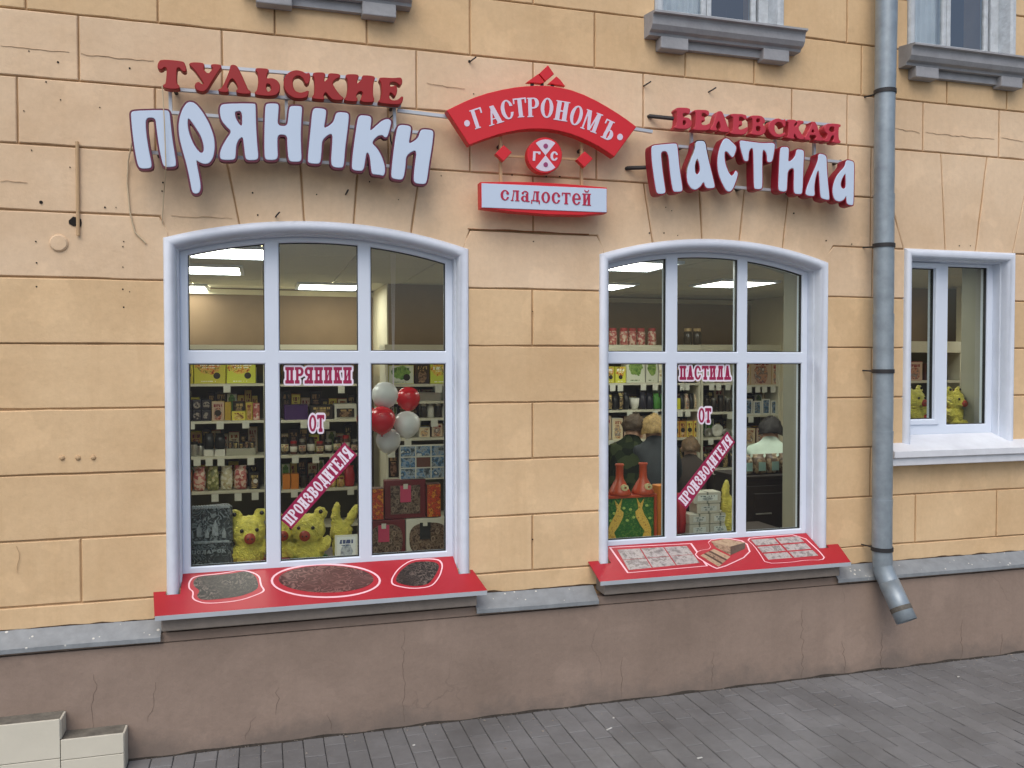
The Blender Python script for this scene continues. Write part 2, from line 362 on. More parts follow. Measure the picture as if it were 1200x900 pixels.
def world_of(o):
    m = Matrix.Translation(o.location) @ o.rotation_euler.to_matrix().to_4x4()
    if o.parent: m = world_of(o.parent) @ o.matrix_parent_inverse @ m
    return m
def thing(name, label, cat, loc=(0, 0, 0), group=None):
    o = bpy.data.objects.new(name, None); COL.objects.link(o); o.location = loc; o.empty_display_size = .1
    o['label'] = label; o['category'] = cat
    if group: o['group'] = group
    return o
def tag(o, label, cat, group=None):
    o['label'] = label; o['category'] = cat
    if group: o['group'] = group
    return o
def struct(o): o['kind'] = 'structure'; return o
def smooth_by_angle(me, ang=35):
    for p in me.polygons: p.use_smooth = True
    bm = bmesh.new(); bm.from_mesh(me)
    for e in bm.edges:
        if len(e.link_faces) == 2 and e.calc_face_angle(0) > rad(ang): e.smooth = False
    bm.to_mesh(me); bm.free()

# ------------------------------------------------------------------ lettering: strokes -> mask -> outline
def _ell(cx, cy, rx, ry, n=28): return [(cx+rx*math.cos(2*math.pi*k/n), cy+ry*math.sin(2*math.pi*k/n)) for k in range(n)]
def _rc(x0, y0, x1, y1): return [(x0, y0), (x1, y0), (x1, y1), (x0, y1)]
def glyph(ch, S):
    """strokes of one Cyrillic capital in a box W x 1; returns (ops, width)"""
    st, th, sl, sh, W = S['st'], S['th'], S['sl'], S['sh'], S['w']
    g = []
    A = lambda p: g.append(('+', p)); X = lambda p: g.append(('-', p))
    def stem(x, top=True, bot=True, y0=0, y1=1):
        A(_rc(x, y0, x+st, y1))
        if bot: A(_rc(x-sl, y0, x+st+sl, y0+sh))
        if top: A(_rc(x-sl, y1-sh, x+st+sl, y1))
    def diag(x0, y0, x1, y1, w): A([(x0, y0), (x0+w, y0), (x1+w, y1), (x1, y1)])
    L = sl; R = W-st-sl
    if ch in 'Пп': stem(L); stem(R); A(_rc(L, 1-max(th, sh), R+st, 1))
    elif ch in 'Рр': stem(L, True, True); A(_ell(W*.58, .72, W*.42, .28)); A(_rc(L, .44, W*.6, 1)); X(_ell(W*.56, .72, W*.42-st, .28-th)); X(_rc(L+st, .44+th, W*.56, 1-th))
    elif ch == 'Я': 
        A(_ell(W*.42, .72, W*.42, .28)); A(_rc(W*.4, .44, R+st, 1)); X(_ell(W*.44, .72, W*.42-st, .28-th)); X(_rc(W*.44, .44+th, R, 1-th))
        stem(R); diag(sl*.5, 0, W*.45, .5, st*.9); A(_rc(0, 0, st+sl*1.2, sh))
    elif ch in 'Нн': stem(L); stem(R); A(_rc(L, .5-th/2, R, .5+th/2))
    elif ch in 'Ии': stem(L); stem(R); A([(L+st*.8, .06), (R+st*.2, .72), (R+st*.2, .94), (L+st*.8, .28)])
    elif ch == 'й':
        stem(L); stem(R); A([(L+st*.8, .06), (R+st*.2, .72), (R+st*.2, .94), (L+st*.8, .28)])
        A(_ell(W/2, 1.27, W*.26, .17)); X(_ell(W/2, 1.33, W*.19, .14)); X(_rc(0, 1.33, W, 1.6))
    elif ch in 'Кк':
        stem(L); diag(L+st*.8, .42, W-st*.9-sl, 1, st*.6); diag(W-st-sl, 0, L+st*.9, .62, st)
        A(_rc(W-st*1.1-2*sl, 1-sh, W, 1)); A(_rc(W-st-2*sl, 0, W, sh))
    elif ch in 'Оо': A(_ell(W/2, .5, W/2, .5)); X(_ell(W/2, .5, W/2-st, .5-th))
    elif ch in 'Сс':
        A(_ell(W/2, .5, W/2, .5)); X(_ell(W/2+st*.1, .5, W/2-st*.95, .5-th)); X(_rc(W*.62, .34, W*1.1, .64))
        A(_ell(W-st*.62, .69, st*.6, .12)) if S.get('ball') else None
    elif ch in 'Тт':
        x = (W-st)/2; stem(x, False, True); A(_rc(0, 1-max(th, sh), W, 1)); A(_rc(0, .72, th*.9, 1)); A(_rc(W-th*.9, .72, W, 1))
    elif ch == 'З':
        A(_ell(W*.48, .74, W*.44, .26)); A(_ell(W*.5, .28, W*.5, .28)); X(_ell(W*.46, .74, W*.44-st, .26-th)); X(_ell(W*.46, .28, W*.5-st, .28-th))
        X(_rc(-.1, .36, W*.32, .64)); A(_rc(W*.3, .5-th*.6, W*.6, .5+th*.6))
    elif ch == 'В':
        A(_ell(W*.55, .76, W*.40, .24)); A(_ell(W*.55, .27, W*.45, .27)); A(_rc(L, .0, W*.55, 1))
        X(_ell(W*.52, .76, W*.40-st, .24-th)); X(_ell(W*.52, .27, W*.45-st, .27-th)); X(_rc(L+st, .52, W*.52, 1-th)); X(_rc(L+st, th, W*.52, .54-th))
        stem(L)
    elif ch in 'Дд':
        diag(W*.16, .12, W*.34, 1, th); stem(W-st-sl*1.4, False, False, .05); A(_rc(W*.28, 1-max(th, sh), W-sl*.6, 1))
        A(_rc(0, .1, W, .1+max(th, sh))); A(_rc(0, -.14, th*1.1, .12)); A(_rc(W-th*1.1, -.14, W, .12))
    elif ch == 'Е':
        stem(L, True, True); A(_rc(L, 1-max(th, sh), W*.96, 1)); A(_rc(L, 0, W, max(th, sh))); A(_rc(L, .5-th/2, W*.72, .5+th/2))
        A(_rc(W*.96-th, .72, W*.96, 1)); A(_rc(W-th, 0, W, .28)); A(_rc(W*.72-th*.7, .36, W*.72, .64))
    elif ch == 'е':
        A(_ell(W/2, .5, W/2, .5)); X(_ell(W/2+st*.1, .5, W/2-st*.95, .5-th)); X(_rc(W*.6, .28, W*1.1, .5)); A(_rc(st*.6, .46, W*.98, .46+th))
    elif ch == 'а':
        A(_rc(W*.56, .0, W*.56+st, .78)); A(_ell(W*.5, .76, W*.36, .24)); X(_ell(W*.44, .7, W*.3, .2)); X(_rc(-.1, .3, W*.5, .72))
        A(_ell(W*.1+st*.4, .78, st*.5, .11)); A(_rc(W*.56, .3, W*.56+st, .74))
        A(_ell(W*.36, .27, W*.36, .27)); X(_ell(W*.42, .28, W*.36-st*.8, .2)); A(_rc(W*.56, .0, W*.56+st, .7)); A(_rc(W*.56, 0, W, sh*1.2))
    elif ch in 'Лл':
        diag(sl, 0, W*.34, 1, th*1.1); stem(R, False, True); A(_rc(W*.24, 1-max(th, sh), R+st+sl*.6, 1)); A(_rc(0, 0, th+sl*2, sh))
    elif ch == 'А':
        diag(sl, 0, W*.5-th*.6, 1, th); A([(W-st-sl, 0), (W-sl, 0), (W*.5+st*.45, 1), (W*.5-st*.55, 1)])
        A(_rc(W*.22, .28, W*.8, .28+th*.8)); A(_rc(0, 0, th+sl*2, sh)); A(_rc(W-st-2*sl, 0, W, sh))
    elif ch == 'Г': stem(L, True, True); A(_rc(L, 1-max(th, sh), W*.96, 1)); A(_rc(W*.96-th, .7, W*.96, 1))
    elif ch == 'М':
        W = W*1.3; R = W-st-sl
        A(_rc(L, 0, L+th, 1)); A(_rc(L-sl, 0, L+th+sl, sh)); A(_rc(L-sl, 1-sh, L+th, 1)); stem(R); A([(L, 1), (L+st*1.05, 1), (W*.5+st*.35, .04), (W*.5-st*.35, .04)]); A([(R+th, 1), (R, 1), (W*.5-st*.1, .04), (W*.5+st*.3, .04)])
    elif ch in 'ЪЬ':
        x = L+(W*.18 if ch == 'Ъ' else 0); stem(x, True, True); A(_ell(W*.64, .28, W*.36, .28)); A(_rc(x, 0, W*.64, .56))
        X(_ell(W*.62, .28, W*.36-st, .28-th)); X(_rc(x+st, th, W*.62, .56-th))
        if ch == 'Ъ': A(_rc(0, 1-max(th, sh), x+st, 1)); A(_rc(0, .74, th, 1))
    return g, W
DIDONE = dict(st=.17, th=.07, sl=.07, sh=.05, w=.60)
BOLDSERIF = dict(st=.24, th=.09, sl=.09, sh=.08, w=.86, ball=True)
SLAB = dict(st=.17, th=.15, sl=.075, sh=.2, w=.60)
SLABTHIN = dict(st=.2, th=.12, sl=.05, sh=.15, w=.58)
SANS = dict(st=.2, th=.18, sl=.0, sh=.0, w=.62)
def inside(poly, gx, gy):
    r = np.zeros(gx.shape, bool)
    for i in range(len(poly)):
        (x0, y0), (x1, y1) = poly[i-1], poly[i]
        if y0 == y1: continue
        c = ((y0 > gy) != (y1 > gy)) & (gx < (x1-x0)*(gy-y0)/(y1-y0)+x0); r ^= c
    return r
def blur(F, k=1):
    for _ in range(k):
        F = (np.roll(F, 1, 0)+F+np.roll(F, -1, 0))/3; F = (np.roll(F, 1, 1)+F+np.roll(F, -1, 1))/3
    return F
def contours(F, lvl=.5):
    H, W = F.shape; adj = {}; B = (F > lvl)
    def ept(e):
        k, i, j = e
        if k == 'h': a, b = F[i, j], F[i, j+1]; t = (lvl-a)/(b-a); return (j+t, i)
        a, b = F[i, j], F[i+1, j]; t = (lvl-a)/(b-a); return (j, i+t)
    idx = B[:-1, :-1]*1+B[:-1, 1:]*2+B[1:, 1:]*4+B[1:, :-1]*8
    tab = {1: 'LT', 2: 'TR', 3: 'LR', 4: 'RB', 5: 'LTRB', 6: 'TB', 7: 'LB', 8: 'BL', 9: 'TB', 10: 'TRBL', 11: 'RB', 12: 'LR', 13: 'TR', 14: 'LT'}
    for i, j in zip(*np.nonzero((idx > 0) & (idx < 15))):
        E_ = {'T': ('h', i, j), 'R': ('v', i, j+1), 'B': ('h', i+1, j), 'L': ('v', i, j)}; s = tab[int(idx[i, j])]
        for q in range(0, len(s), 2):
            a, b = E_[s[q]], E_[s[q+1]]; adj.setdefault(a, []).append(b); adj.setdefault(b, []).append(a)
    loops = []; seen = set()
    for s0 in adj:
        if s0 in seen: continue
        lp = []; cur = s0; prev = None
        while cur not in seen:
            seen.add(cur); lp.append(ept(cur)); nx = [e for e in adj[cur] if e != prev and e not in seen]
            prev = cur
            if not nx: break
            cur = nx[0]
        if len(lp) > 5: loops.append(lp)
    return loops
def rdp(p, eps):
    if len(p) < 3: return p
    a, b = np.array(p[0]), np.array(p[-1]); q = np.array(p); d = b-a; n = np.hypot(*d)
    if n < 1e-9: dist = np.hypot(*(q-a).T)
    else: dist = np.abs(d[0]*(q[:, 1]-a[1])-d[1]*(q[:, 0]-a[0]))/n
    k = int(dist.argmax())
    if dist[k] > eps: return rdp(p[:k+1], eps)[:-1]+rdp(p[k:], eps)
    return [p[0], p[-1]]
def rdpc(p, eps):
    q = np.array(p); k = int(np.hypot(*(q-q[0]).T).argmax())
    return rdp(p[:k+1], eps)[:-1]+rdp(p[k:]+[p[0]], eps)[:-1]
def pin(pt, poly):
    r = False; x, y = pt
    for i in range(len(poly)):
        (x0, y0), (x1, y1) = poly[i-1], poly[i]
        if (y0 > y) != (y1 > y) and x < (x1-x0)*(y-y0)/(y1-y0)+x0: r = not r
    return r
def nest(loops):
    out = []; 
    dep = [sum(pin(l[0], m_) for m_ in loops if m_ is not l) for l in loops]
    for l, d in zip(loops, dep):
        if d % 2 == 0: out.append((l, [h for h, e in zip(loops, dep) if e == d+1 and pin(h[0], l)]))
    return out
def word(text, S, gap=.1, grow=0., res=72, soft=1):
    """outlines of a word in (u 0..1, v 0..1); grow = widen every stroke (in letter heights)"""
    ops = []; x = 0
    for ch in text:
        g, w = glyph(ch, S); ops.append((x, g)); x += w+gap
    W = x-gap; pad = .32+grow
    nx, ny = int((W+2*pad)*res), int((1.5+2*pad)*res)
    gx, gy = np.meshgrid((np.arange(nx)+.5)/res-pad, (np.arange(ny)+.5)/res-pad)
    M = np.zeros(gx.shape, bool)
    for x0, g in ops:
        m_ = np.zeros(gx.shape, bool)
        for s, p in g:
            i_ = inside([(a+x0, b) for a, b in p], gx, gy); m_ = (m_ | i_) if s == '+' else (m_ & ~i_)
        M |= m_
    if grow:
        k = int(round(grow*res)); D_ = M.copy()
        for dy in range(-k, k+1):
            for dx in range(-k, k+1):
                if dx*dx+dy*dy <= k*k: D_ |= np.roll(np.roll(M, dy, 0), dx, 1)
        M = D_
    F = blur(M.astype(float), soft)
    lp = [[(((a+.5)/res-pad)/W, (b+.5)/res-pad) for a, b in rdpc(l, .45)] for l in contours(F)]
    return nest([l for l in lp if len(l) > 2])
def quad(uv, q):
    """(u, v) in a quad of picture points: bottom-left, bottom-right, top-right, top-left"""
    u, v = uv; bl, br, tr, tl = q
    return ((bl[0]*(1-u)+br[0]*u)*(1-v)+(tl[0]*(1-u)+tr[0]*u)*v, (bl[1]*(1-u)+br[1]*u)*(1-v)+(tl[1]*(1-u)+tr[1]*u)*v)
def xz(px, Y): p = P(px[0], px[1], Y); return (p.x, p.z)
def clean(l):
    o = [l[0]]
    for p in l[1:]:
        if (Vector(p)-Vector(o[-1])).length > 1e-5: o.append(p)
    if len(o) > 1 and (Vector(o[0])-Vector(o[-1])).length < 1e-5: o.pop()
    return o
def print_word(mb, shapes, q, Y, thick=.001):
    for o, hs in shapes:
        mb.prism(clean([xz(quad(p, q), Y) for p in o]), [clean([xz(quad(p, q), Y) for p in h]) for h in hs], Y, Y+thick)
    return mb
def rotquad(cx, cy, w, h, deg):
    c, s = math.cos(rad(deg)), math.sin(rad(deg)); ux, uy = c*w/2, -s*w/2; vx, vy = -s*h/2, -c*h/2
    return [(cx-ux-vx, cy-uy-vy), (cx+ux-vx, cy+uy-vy), (cx+ux+vx, cy+uy+vy), (cx-ux+vx, cy-uy+vy)]

# ------------------------------------------------------------------ material set
M_LIGHT = plaster('plaster_light', C(226, 201, 170), C(207, 177, 142), .32, rnd=.025)
M_TAN = plaster('plaster_tan', C(219, 190, 150), C(197, 165, 124), .36, rnd=.03)
M_JOINT = plaster('plaster_joint', C(186, 155, 119), C(152, 122, 92), .4)
M_PLINTH = plaster('plinth_render', C(146, 129, 117), C(124, 109, 98), .3, crack=.22, bump=.45, grime=C(108, 100, 94))
M_WHITE = mat('painted_surround', C(210, 218, 230), .55, .07, 5, bump=.25, bscale=14)
M_PVC = mat('white_plastic_frame', C(214, 224, 238), .3, .02, 3)
M_REVEAL = mat('cream_inner_reveal', C(150, 148, 132), .7, .04, 5); M_GASKET = mat('black_gasket', C(22, 24, 26), .6, .05)
M_GLASS = glass_mat('window_glass', (.9, .93, .9, 1), 1.45, 1.7)
M_GLASSUP = glass_mat('old_window_glass', (.86, .89, .9, 1), 1.5, 4.0)
M_GREYTRIM = mat('grey_painted_stucco', C(156, 158, 162), .75, .12, 9, bump=.3, bscale=30)
M_OLDWOOD = mat('weathered_white_wood', C(186, 194, 200), .7, .16, 22, bump=.4, bscale=50)
M_ZINC = mat('grey_metal_flashing', C(140, 146, 150), .5, .14, 16, metal=.2, bump=.1, bscale=20)
def spattered(name, src, col):
    """a copy of a paint with pale droppings and paint spots on it"""
    m = src.copy(); m.name = name; ns, ls = m.node_tree.nodes, m.node_tree.links; b = ns['Principled BSDF']
    tc = ns.new('ShaderNodeTexCoord'); vo = add(ns, 'ShaderNodeTexVoronoi', i_Scale=22.); ls.new(tc.outputs['Object'], vo.inputs['Vector'])
    nz = add(ns, 'ShaderNodeTexNoise', i_Scale=9., i_Detail=3.); ls.new(tc.outputs['Object'], nz.inputs['Vector'])
    ad = add(ns, 'ShaderNodeMath', operation='MULTIPLY_ADD'); ls.new(nz.outputs[0], ad.inputs[0]); ad.inputs[1].default_value = -.55; ad.inputs[2].default_value = .36
    gt = add(ns, 'ShaderNodeMath', operation='LESS_THAN'); ls.new(vo.outputs['Distance'], gt.inputs[0]); ls.new(ad.outputs[0], gt.inputs[1])
    src_s = b.inputs['Base Color'].links[0].from_socket; c = mixc(ns, ls, gt.outputs[0], src_s, col); ls.new(c, b.inputs['Base Color']); return m
M_ZINC = spattered('spattered_flashing', M_ZINC, C(206, 206, 200))
M_STONE = mat('sill_stone', C(128, 120, 112), .85, .12, 12, bump=.4, bscale=40)
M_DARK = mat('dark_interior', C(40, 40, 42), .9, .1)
M_HOLE = mat('dark_hole', C(28, 24, 22), .95, .1)
M_WIRE = mat('cream_cable', C(196, 178, 148), .6, .05)
M_IRON = mat('black_iron', C(42, 42, 44), .6, .15)
M_CREAM = mat('cream_painted_rod', C(190, 160, 122), .7, .08)

# ------------------------------------------------------------------ the building
CZ = CAMZ
LV = {k: CZ+1.766-.3325*k for k in range(-9, 10)}       # horizontal joints of the rustication
Z_PL = CZ-1.40                                           # top of the plinth
XL, XR, ZTOP = -3.2, 7.6, LV[-9]
bld = thing('shop_building', 'tan plastered two storey building with grooved blocks, mauve plinth and arched shop windows', 'building', (2, 0, 0))

class Win: pass
def arched(x0, x1, zb, zs, zt):
    w = Win(); w.x0, w.x1, w.zb, w.zs, w.zt = x0, x1, zb, zs, zt
    c = (x1-x0)/2; h = zt-zs; w.R = (c*c+h*h)/(2*h); w.cx = (x0+x1)/2; w.cz = zt-w.R
    return w
def arc_pts(w, d, n=22, xa=None, xb=None):
    """points of the arch moved inwards by d, from the left to the right, clipped to [xa, xb]"""
    R = w.R-d; xa = w.x0+d if xa is None else xa; xb = w.x1-d if xb is None else xb
    return [(x, w.cz+math.sqrt(max(0, R*R-(x-w.cx)**2))) for x in [xa+(xb-xa)*k/n for k in range(n+1)]]
Z_SP, Z_AP = CZ+.655, CZ+.775
xw = lambda p, y=400: PX(p, y, -.015)
W1 = arched(xw(193), xw(549), CZ-1.19, Z_SP, Z_AP)
W2 = arched(xw(704), xw(970.5), CZ-1.19, Z_SP, Z_AP)
xs0, xs1 = PX(1059, 400, 0), PX(1187, 400, 0); zs0, zs1 = PH(1110, 521, 0), CZ+.77
uz = PH(840, 27, 0)
UPS = [(PX(300, 5, 0), PX(462, 5, 0)), (PX(768, 20, 0), PX(917, 30, 0)), (PX(1064, 55, 0), PX(1188, 70, 0))]

# openings as rectangles; arches are filled afterwards
opens = [(w.x0+.03, w.x1-.03, w.zb, Z_AP+.06) for w in (W1, W2)] + [(xs0+.03, xs1-.03, zs0, zs1-.03)] + [(a+.03, b-.03, uz, uz+1.75) for a, b in UPS]
WY0, WY1 = .011, .42
wall = MB()
zb_all = sorted({0.0, ZTOP} | {z for o in opens for z in o[2:]}); xb_all = sorted({XL, XR} | {x for o in opens for x in o[:2]})
for i in range(len(xb_all)-1):
    run = None
    for k in range(len(zb_all)-1):
        xm, zm = (xb_all[i]+xb_all[i+1])/2, (zb_all[k]+zb_all[k+1])/2
        solid = not any(o[0] < xm < o[1] and o[2] < zm < o[3] for o in opens)
        if solid: run = [run[0] if run else zb_all[k], zb_all[k+1]]
        if run and (not solid or k == len(zb_all)-2):
            wall.box(xb_all[i], xb_all[i+1], WY0, WY1, run[0], run[1]); run = None
for w in (W1, W2):
    a = arc_pts(w, .03, 20, w.x0+.03, w.x1-.03)
    wall.prism(a+[(w.x1-.03, Z_AP+.06), (w.x0+.03, Z_AP+.06)], [], WY0, WY1)
obj('wall', mesh('wall', wall.v, wall.f, False), M_JOINT, bld)

def block(poly, m, gap=.0042, name='block'):
    """one plastered block: joint all round, chamfered and slightly wavy edges"""
    p = inset(poly, gap); q = []
    if area2(p) < 0: p = p[::-1]
    for i in range(len(p)):
        a, b = Vector(p[i]), Vector(p[(i+1) % len(p)]); n = max(1, int((b-a).length/.11))
        for k in range(n):
            c = a.lerp(b, k/n)
            if k: c = c + Vector((random.gauss(0, .0011), random.gauss(0, .0011)))
            q.append((c.x, c.y))
    y0 = random.gauss(0, .0012)
    o = obj(name, MB().prism(q, [], y0, WY0+.004, ch=.0045), m, bld); return o
def rows(k0, k1, xs, m):
    for a, b in zip(xs, xs[1:]): block([(a, LV[k1]), (b, LV[k1]), (b, LV[k0]), (a, LV[k0])], m)
X_ = lambda p, y: PX(p, y, 0)
u1, u2, u3 = UPS
# storeys above the sign band
def split(spans, xs):
    out = []
    for a, b in spans:
        c = [a]+[x for x in xs if a+.08 < x < b-.08]+[b]; out.append(c)
    return out
up_sp = [(XL, u1[0]), (u1[1], u2[0]), (u2[1], u3[0]), (u3[1], XR)]
for k in range(-9, -1):
    off = .35 if k % 2 else 0
    xs = [XL+.75*i+off for i in range(1, 15)]
    if k == -2: xs = [X_(625, 4), X_(993, 20), X_(150, 2)]
    for c in split(up_sp if LV[k+1] < uz+1.75+.1 else [(XL, XR)], xs): rows(k, k+1, c, M_TAN)
rows(-1, 0, [XL, X_(30, 5), X_(185, 15), X_(322, 30), X_(430, 40), X_(551, 35), X_(697, 55), X_(803, 80), X_(884, 88), X_(1010, 80), X_(1110, 105), X_(1180, 110), XR], M_TAN)
rows(0, 1, [XL, X_(92, 55), X_(260, 60), X_(488, 90), X_(625, 100), X_(754, 120), X_(928, 130), X_(993, 140), X_(1082, 148), X_(1171, 155), XR], M_LIGHT)
xj1t, xj1b = X_(1029, 175), X_(1058, 289)
rows(1, 2, [XL, X_(20, 120), X_(182, 130), X_(345, 150), X_(455, 165), X_(551, 185), X_(699, 188), X_(850, 190), X_(994, 200)], M_LIGHT)
block([(X_(994, 200), LV[2]), (X_(1021, 205), LV[2]), (X_(1021, 205), LV[1]), (X_(994, 200), LV[1])], M_LIGHT)
def jtop(lo, hi, z):          # joint line through two picture points, its X at height z
    a, b = P(*lo), P(*hi); t = (z-a.z)/(b.z-a.z); return a.x+(b.x-a.x)*t
def arch_z(w, x): return w.cz+math.sqrt((w.R-.03)**2-(x-w.cx)**2)
def voussoirs(w, joints, xl_out, xr_out, cl, cr):
    """fan of blocks over an arch, from the joint lines in the picture; cl / cr: where the corner joints leave the course line"""
    zt, zl = LV[2], LV[3]
    lines = [(jtop(a, b, zt), P(*b).x) for a, b in joints]
    xs = [None]+lines+[None]
    for i in range(len(xs)-1):
        L_, R_ = xs[i], xs[i+1]
        xa = L_[1] if L_ else w.x0+.03; xb = R_[1] if R_ else w.x1-.03
        bot = [(x, arch_z(w, x)) for x in [xa+(xb-xa)*k/6 for k in range(7)]]
        if not L_: poly = [(xl_out, zl), (cl, zl)]+bot+[(R_[0], zt), (xl_out, zt)]
        elif not R_: poly = bot+[(cr, zl), (xr_out, zl), (xr_out, zt), (L_[0], zt)]
        else: poly = bot+[(R_[0], zt), (L_[0], zt)]
        block(poly, M_LIGHT)
xmid = X_(625, 255)
voussoirs(W1, [((267, 195), (282, 261)), ((352, 195), (357, 259)), ((419, 202), (414, 261)), ((489, 217), (481, 270))], X_(91, 210), xmid, X_(187, 251), X_(551, 269))
voussoirs(W2, [((757, 228), (766, 282)), ((820, 228), (823, 279)), ((872, 228), (866, 280)), ((923, 237), (917, 288))], xmid, X_(1021, 250), X_(700, 272), X_(977, 288))
rows(2, 3, [XL, X_(91, 210)], M_LIGHT)
# flat arch over the small window
zt3, zw3 = LV[1], zs1-.02
block([(X_(1021, 250), LV[2]), (jtop((1047, 247), (1058, 289), LV[2]), LV[2]), (xj1t, zt3), (X_(1021, 250), zt3)], M_LIGHT)
jl = [((1047, 247), (1058, 289)), ((1103, 181), (1108, 289)), ((1157, 185), (1144, 291)), ((1199, 238), (1187, 297))]
tops = [jtop(a, b, zt3) for a, b in jl]; bots = [jtop(a, b, zw3) for a, b in jl]
for i in range(3): block([(bots[i], zw3), (bots[i+1], zw3), (tops[i+1], zt3), (tops[i], zt3)], M_LIGHT)
block([(X_(1021, 250), LV[3]), (bots[0], LV[3]), (jtop(*jl[0], LV[2]), LV[2]), (X_(1021, 250), LV[2])], M_LIGHT)
block([(bots[3], LV[3]), (XR, LV[3]), (XR, zt3), (tops[3], zt3)], M_LIGHT)
# piers between the windows
w1l, w1r, w2l, w2r = W1.x0+.025, W1.x1-.025, W2.x0+.025, W2.x1-.025
xp = X_(624, 400); xq = X_(1022, 400)
def corner(k0, k1, a, b, ca=None, cb=None, m=M_LIGHT, wa=None, wb=None):
    """block of the top pier course: its upper corners are cut by the slanting corner joints of the arches"""
    z0, z1 = LV[k1], LV[k0]; zc = Z_SP+.04
    p = [(a, z0), (b, z0)]
    if cb is not None: p += [(b, zc), (cb, z1)]
    else: p += [(b, z1)]
    if ca is not None: p += [(ca, z1), (a, zc)]
    else: p += [(a, z1)]
    block(p, m)
corner(3, 4, XL, w1l, None, X_(187, 251)); corner(3, 4, w1r, w2l, X_(551, 269), X_(700, 272)); corner(3, 4, w2r, xq, X_(977, 288), None)
rows(3, 4, [xq, xs0+.025], M_LIGHT); rows(3, 4, [xs1-.025, XR], M_LIGHT)
for k in (4, 5, 6, 7, 8):
    m = M_TAN
    rows(k, k+1, [XL, X_(95, 670), w1l] if k == 8 else [XL, w1l], m)
    rows(k, k+1, [w1r, xp, w2l] if k in (4, 6, 8) else [w1r, w2l], m)
    if k < 7:
        rows(k, k+1, [w2r, xq, xs0+.025] if k in (5,) else [w2r, xs0+.025], m); rows(k, k+1, [xs1-.025, X_(1230, 400), XR], m)
zbase = CZ-1.345
# courses beside and under the small window
for k in (7, 8):
    if k == 7:
        if LV[8] < zs0-.1:
            rows(7, 8, [w2r, xq, X_(1240, 520), XR], m)
    else: rows(8, 9, [w2r, X_(1030, 600), X_(1073, 600), X_(1168, 600), X_(1260, 590), XR], m)
for a, b in ((XL, w1l), (w1r, w2l), (w2r, XR)): block([(a, zbase), (b, zbase), (b, LV[9]), (a, LV[9])], M_TAN)
if LV[7] < zs0 < LV[6]:
    pass

# plinth with a slightly set back upper band
pl = MB().box(XL, XR, -.07, .013, -.05, CZ-1.452); obj('plinth', pl, M_PLINTH, bld)
pl = MB().box(XL, XR, -.062, .0135, CZ-1.447, Z_PL); obj('plinth_band', pl, M_PLINTH, bld)
def flashing(xa, xb, name='flashing'):
    m_ = MB(); zt, zf, yf = CZ-1.338, CZ-1.408, -.098
    prof = [(-.001, zt), (yf, zf), (yf, zf-.022), (yf+.006, zf-.022), (yf+.006, zf-.004), (-.001, zt-.006)]
    n = max(2, int((xb-xa)/.4)); vs = []
    for i in range(n+1):
        x = xa+(xb-xa)*i/n; w_ = random.uniform(-.002, .002)
        vs += [(x, y+(w_ if y < -.05 else 0), z+w_) for y, z in prof]
    L6 = len(prof); fs = [(i*L6+k, i*L6+(k+1) % L6, (i+1)*L6+(k+1) % L6, (i+1)*L6+k) for i in range(n) for k in range(L6)]
    fs += [tuple(range(L6)), tuple(n*L6+k for k in reversed(range(L6)))]
    o = obj(name, mesh(name, vs, fs), M_ZINC, bld); return o
for a, b in ((XL, PX(188, 745, -.1)), (PX(559, 715, -.1), PX(702, 707, -.1)), (PX(983, 683, -.1), XR)): flashing(a, b)

# ------------------------------------------------------------------ window parts
def sweep(path, prof, m_=None):
    """path: (X, Z) points going up the left jamb, over, down the right jamb; prof: (inward, Y)"""
    m_ = m_ or MB(); n = len(path); k = len(prof); vs = []
    for i in range(n):
        a, b, c = Vector(path[max(i-1, 0)]), Vector(path[i]), Vector(path[min(i+1, n-1)])
        e1 = (b-a).normalized() if i else (c-b).normalized(); e2 = (c-b).normalized() if i < n-1 else e1
        n1, n2 = Vector((e1.y, -e1.x)), Vector((e2.y, -e2.x)); mm = (n1+n2).normalized(); sc = 1/max(.5, mm.dot(n1))
        for d, y in prof: q = b+mm*(d*sc); vs.append((q.x, y, q.y))
    fs = [(i*k+j, i*k+j+1, (i+1)*k+j+1, (i+1)*k+j) for i in range(n-1) for j in range(k-1)]
    fs += [tuple(range(k)), tuple((n-1)*k+j for j in range(k))]
    return m_.put(vs, fs)
ROLL_PROF = [(-.004, .03), (-.004, -.004), (.004, -.016), (.016, -.025), (.03, -.027), (.044, -.02), (.053, -.006), (.056, .014), (.058, .05), (.066, .055), (.066, .15)]
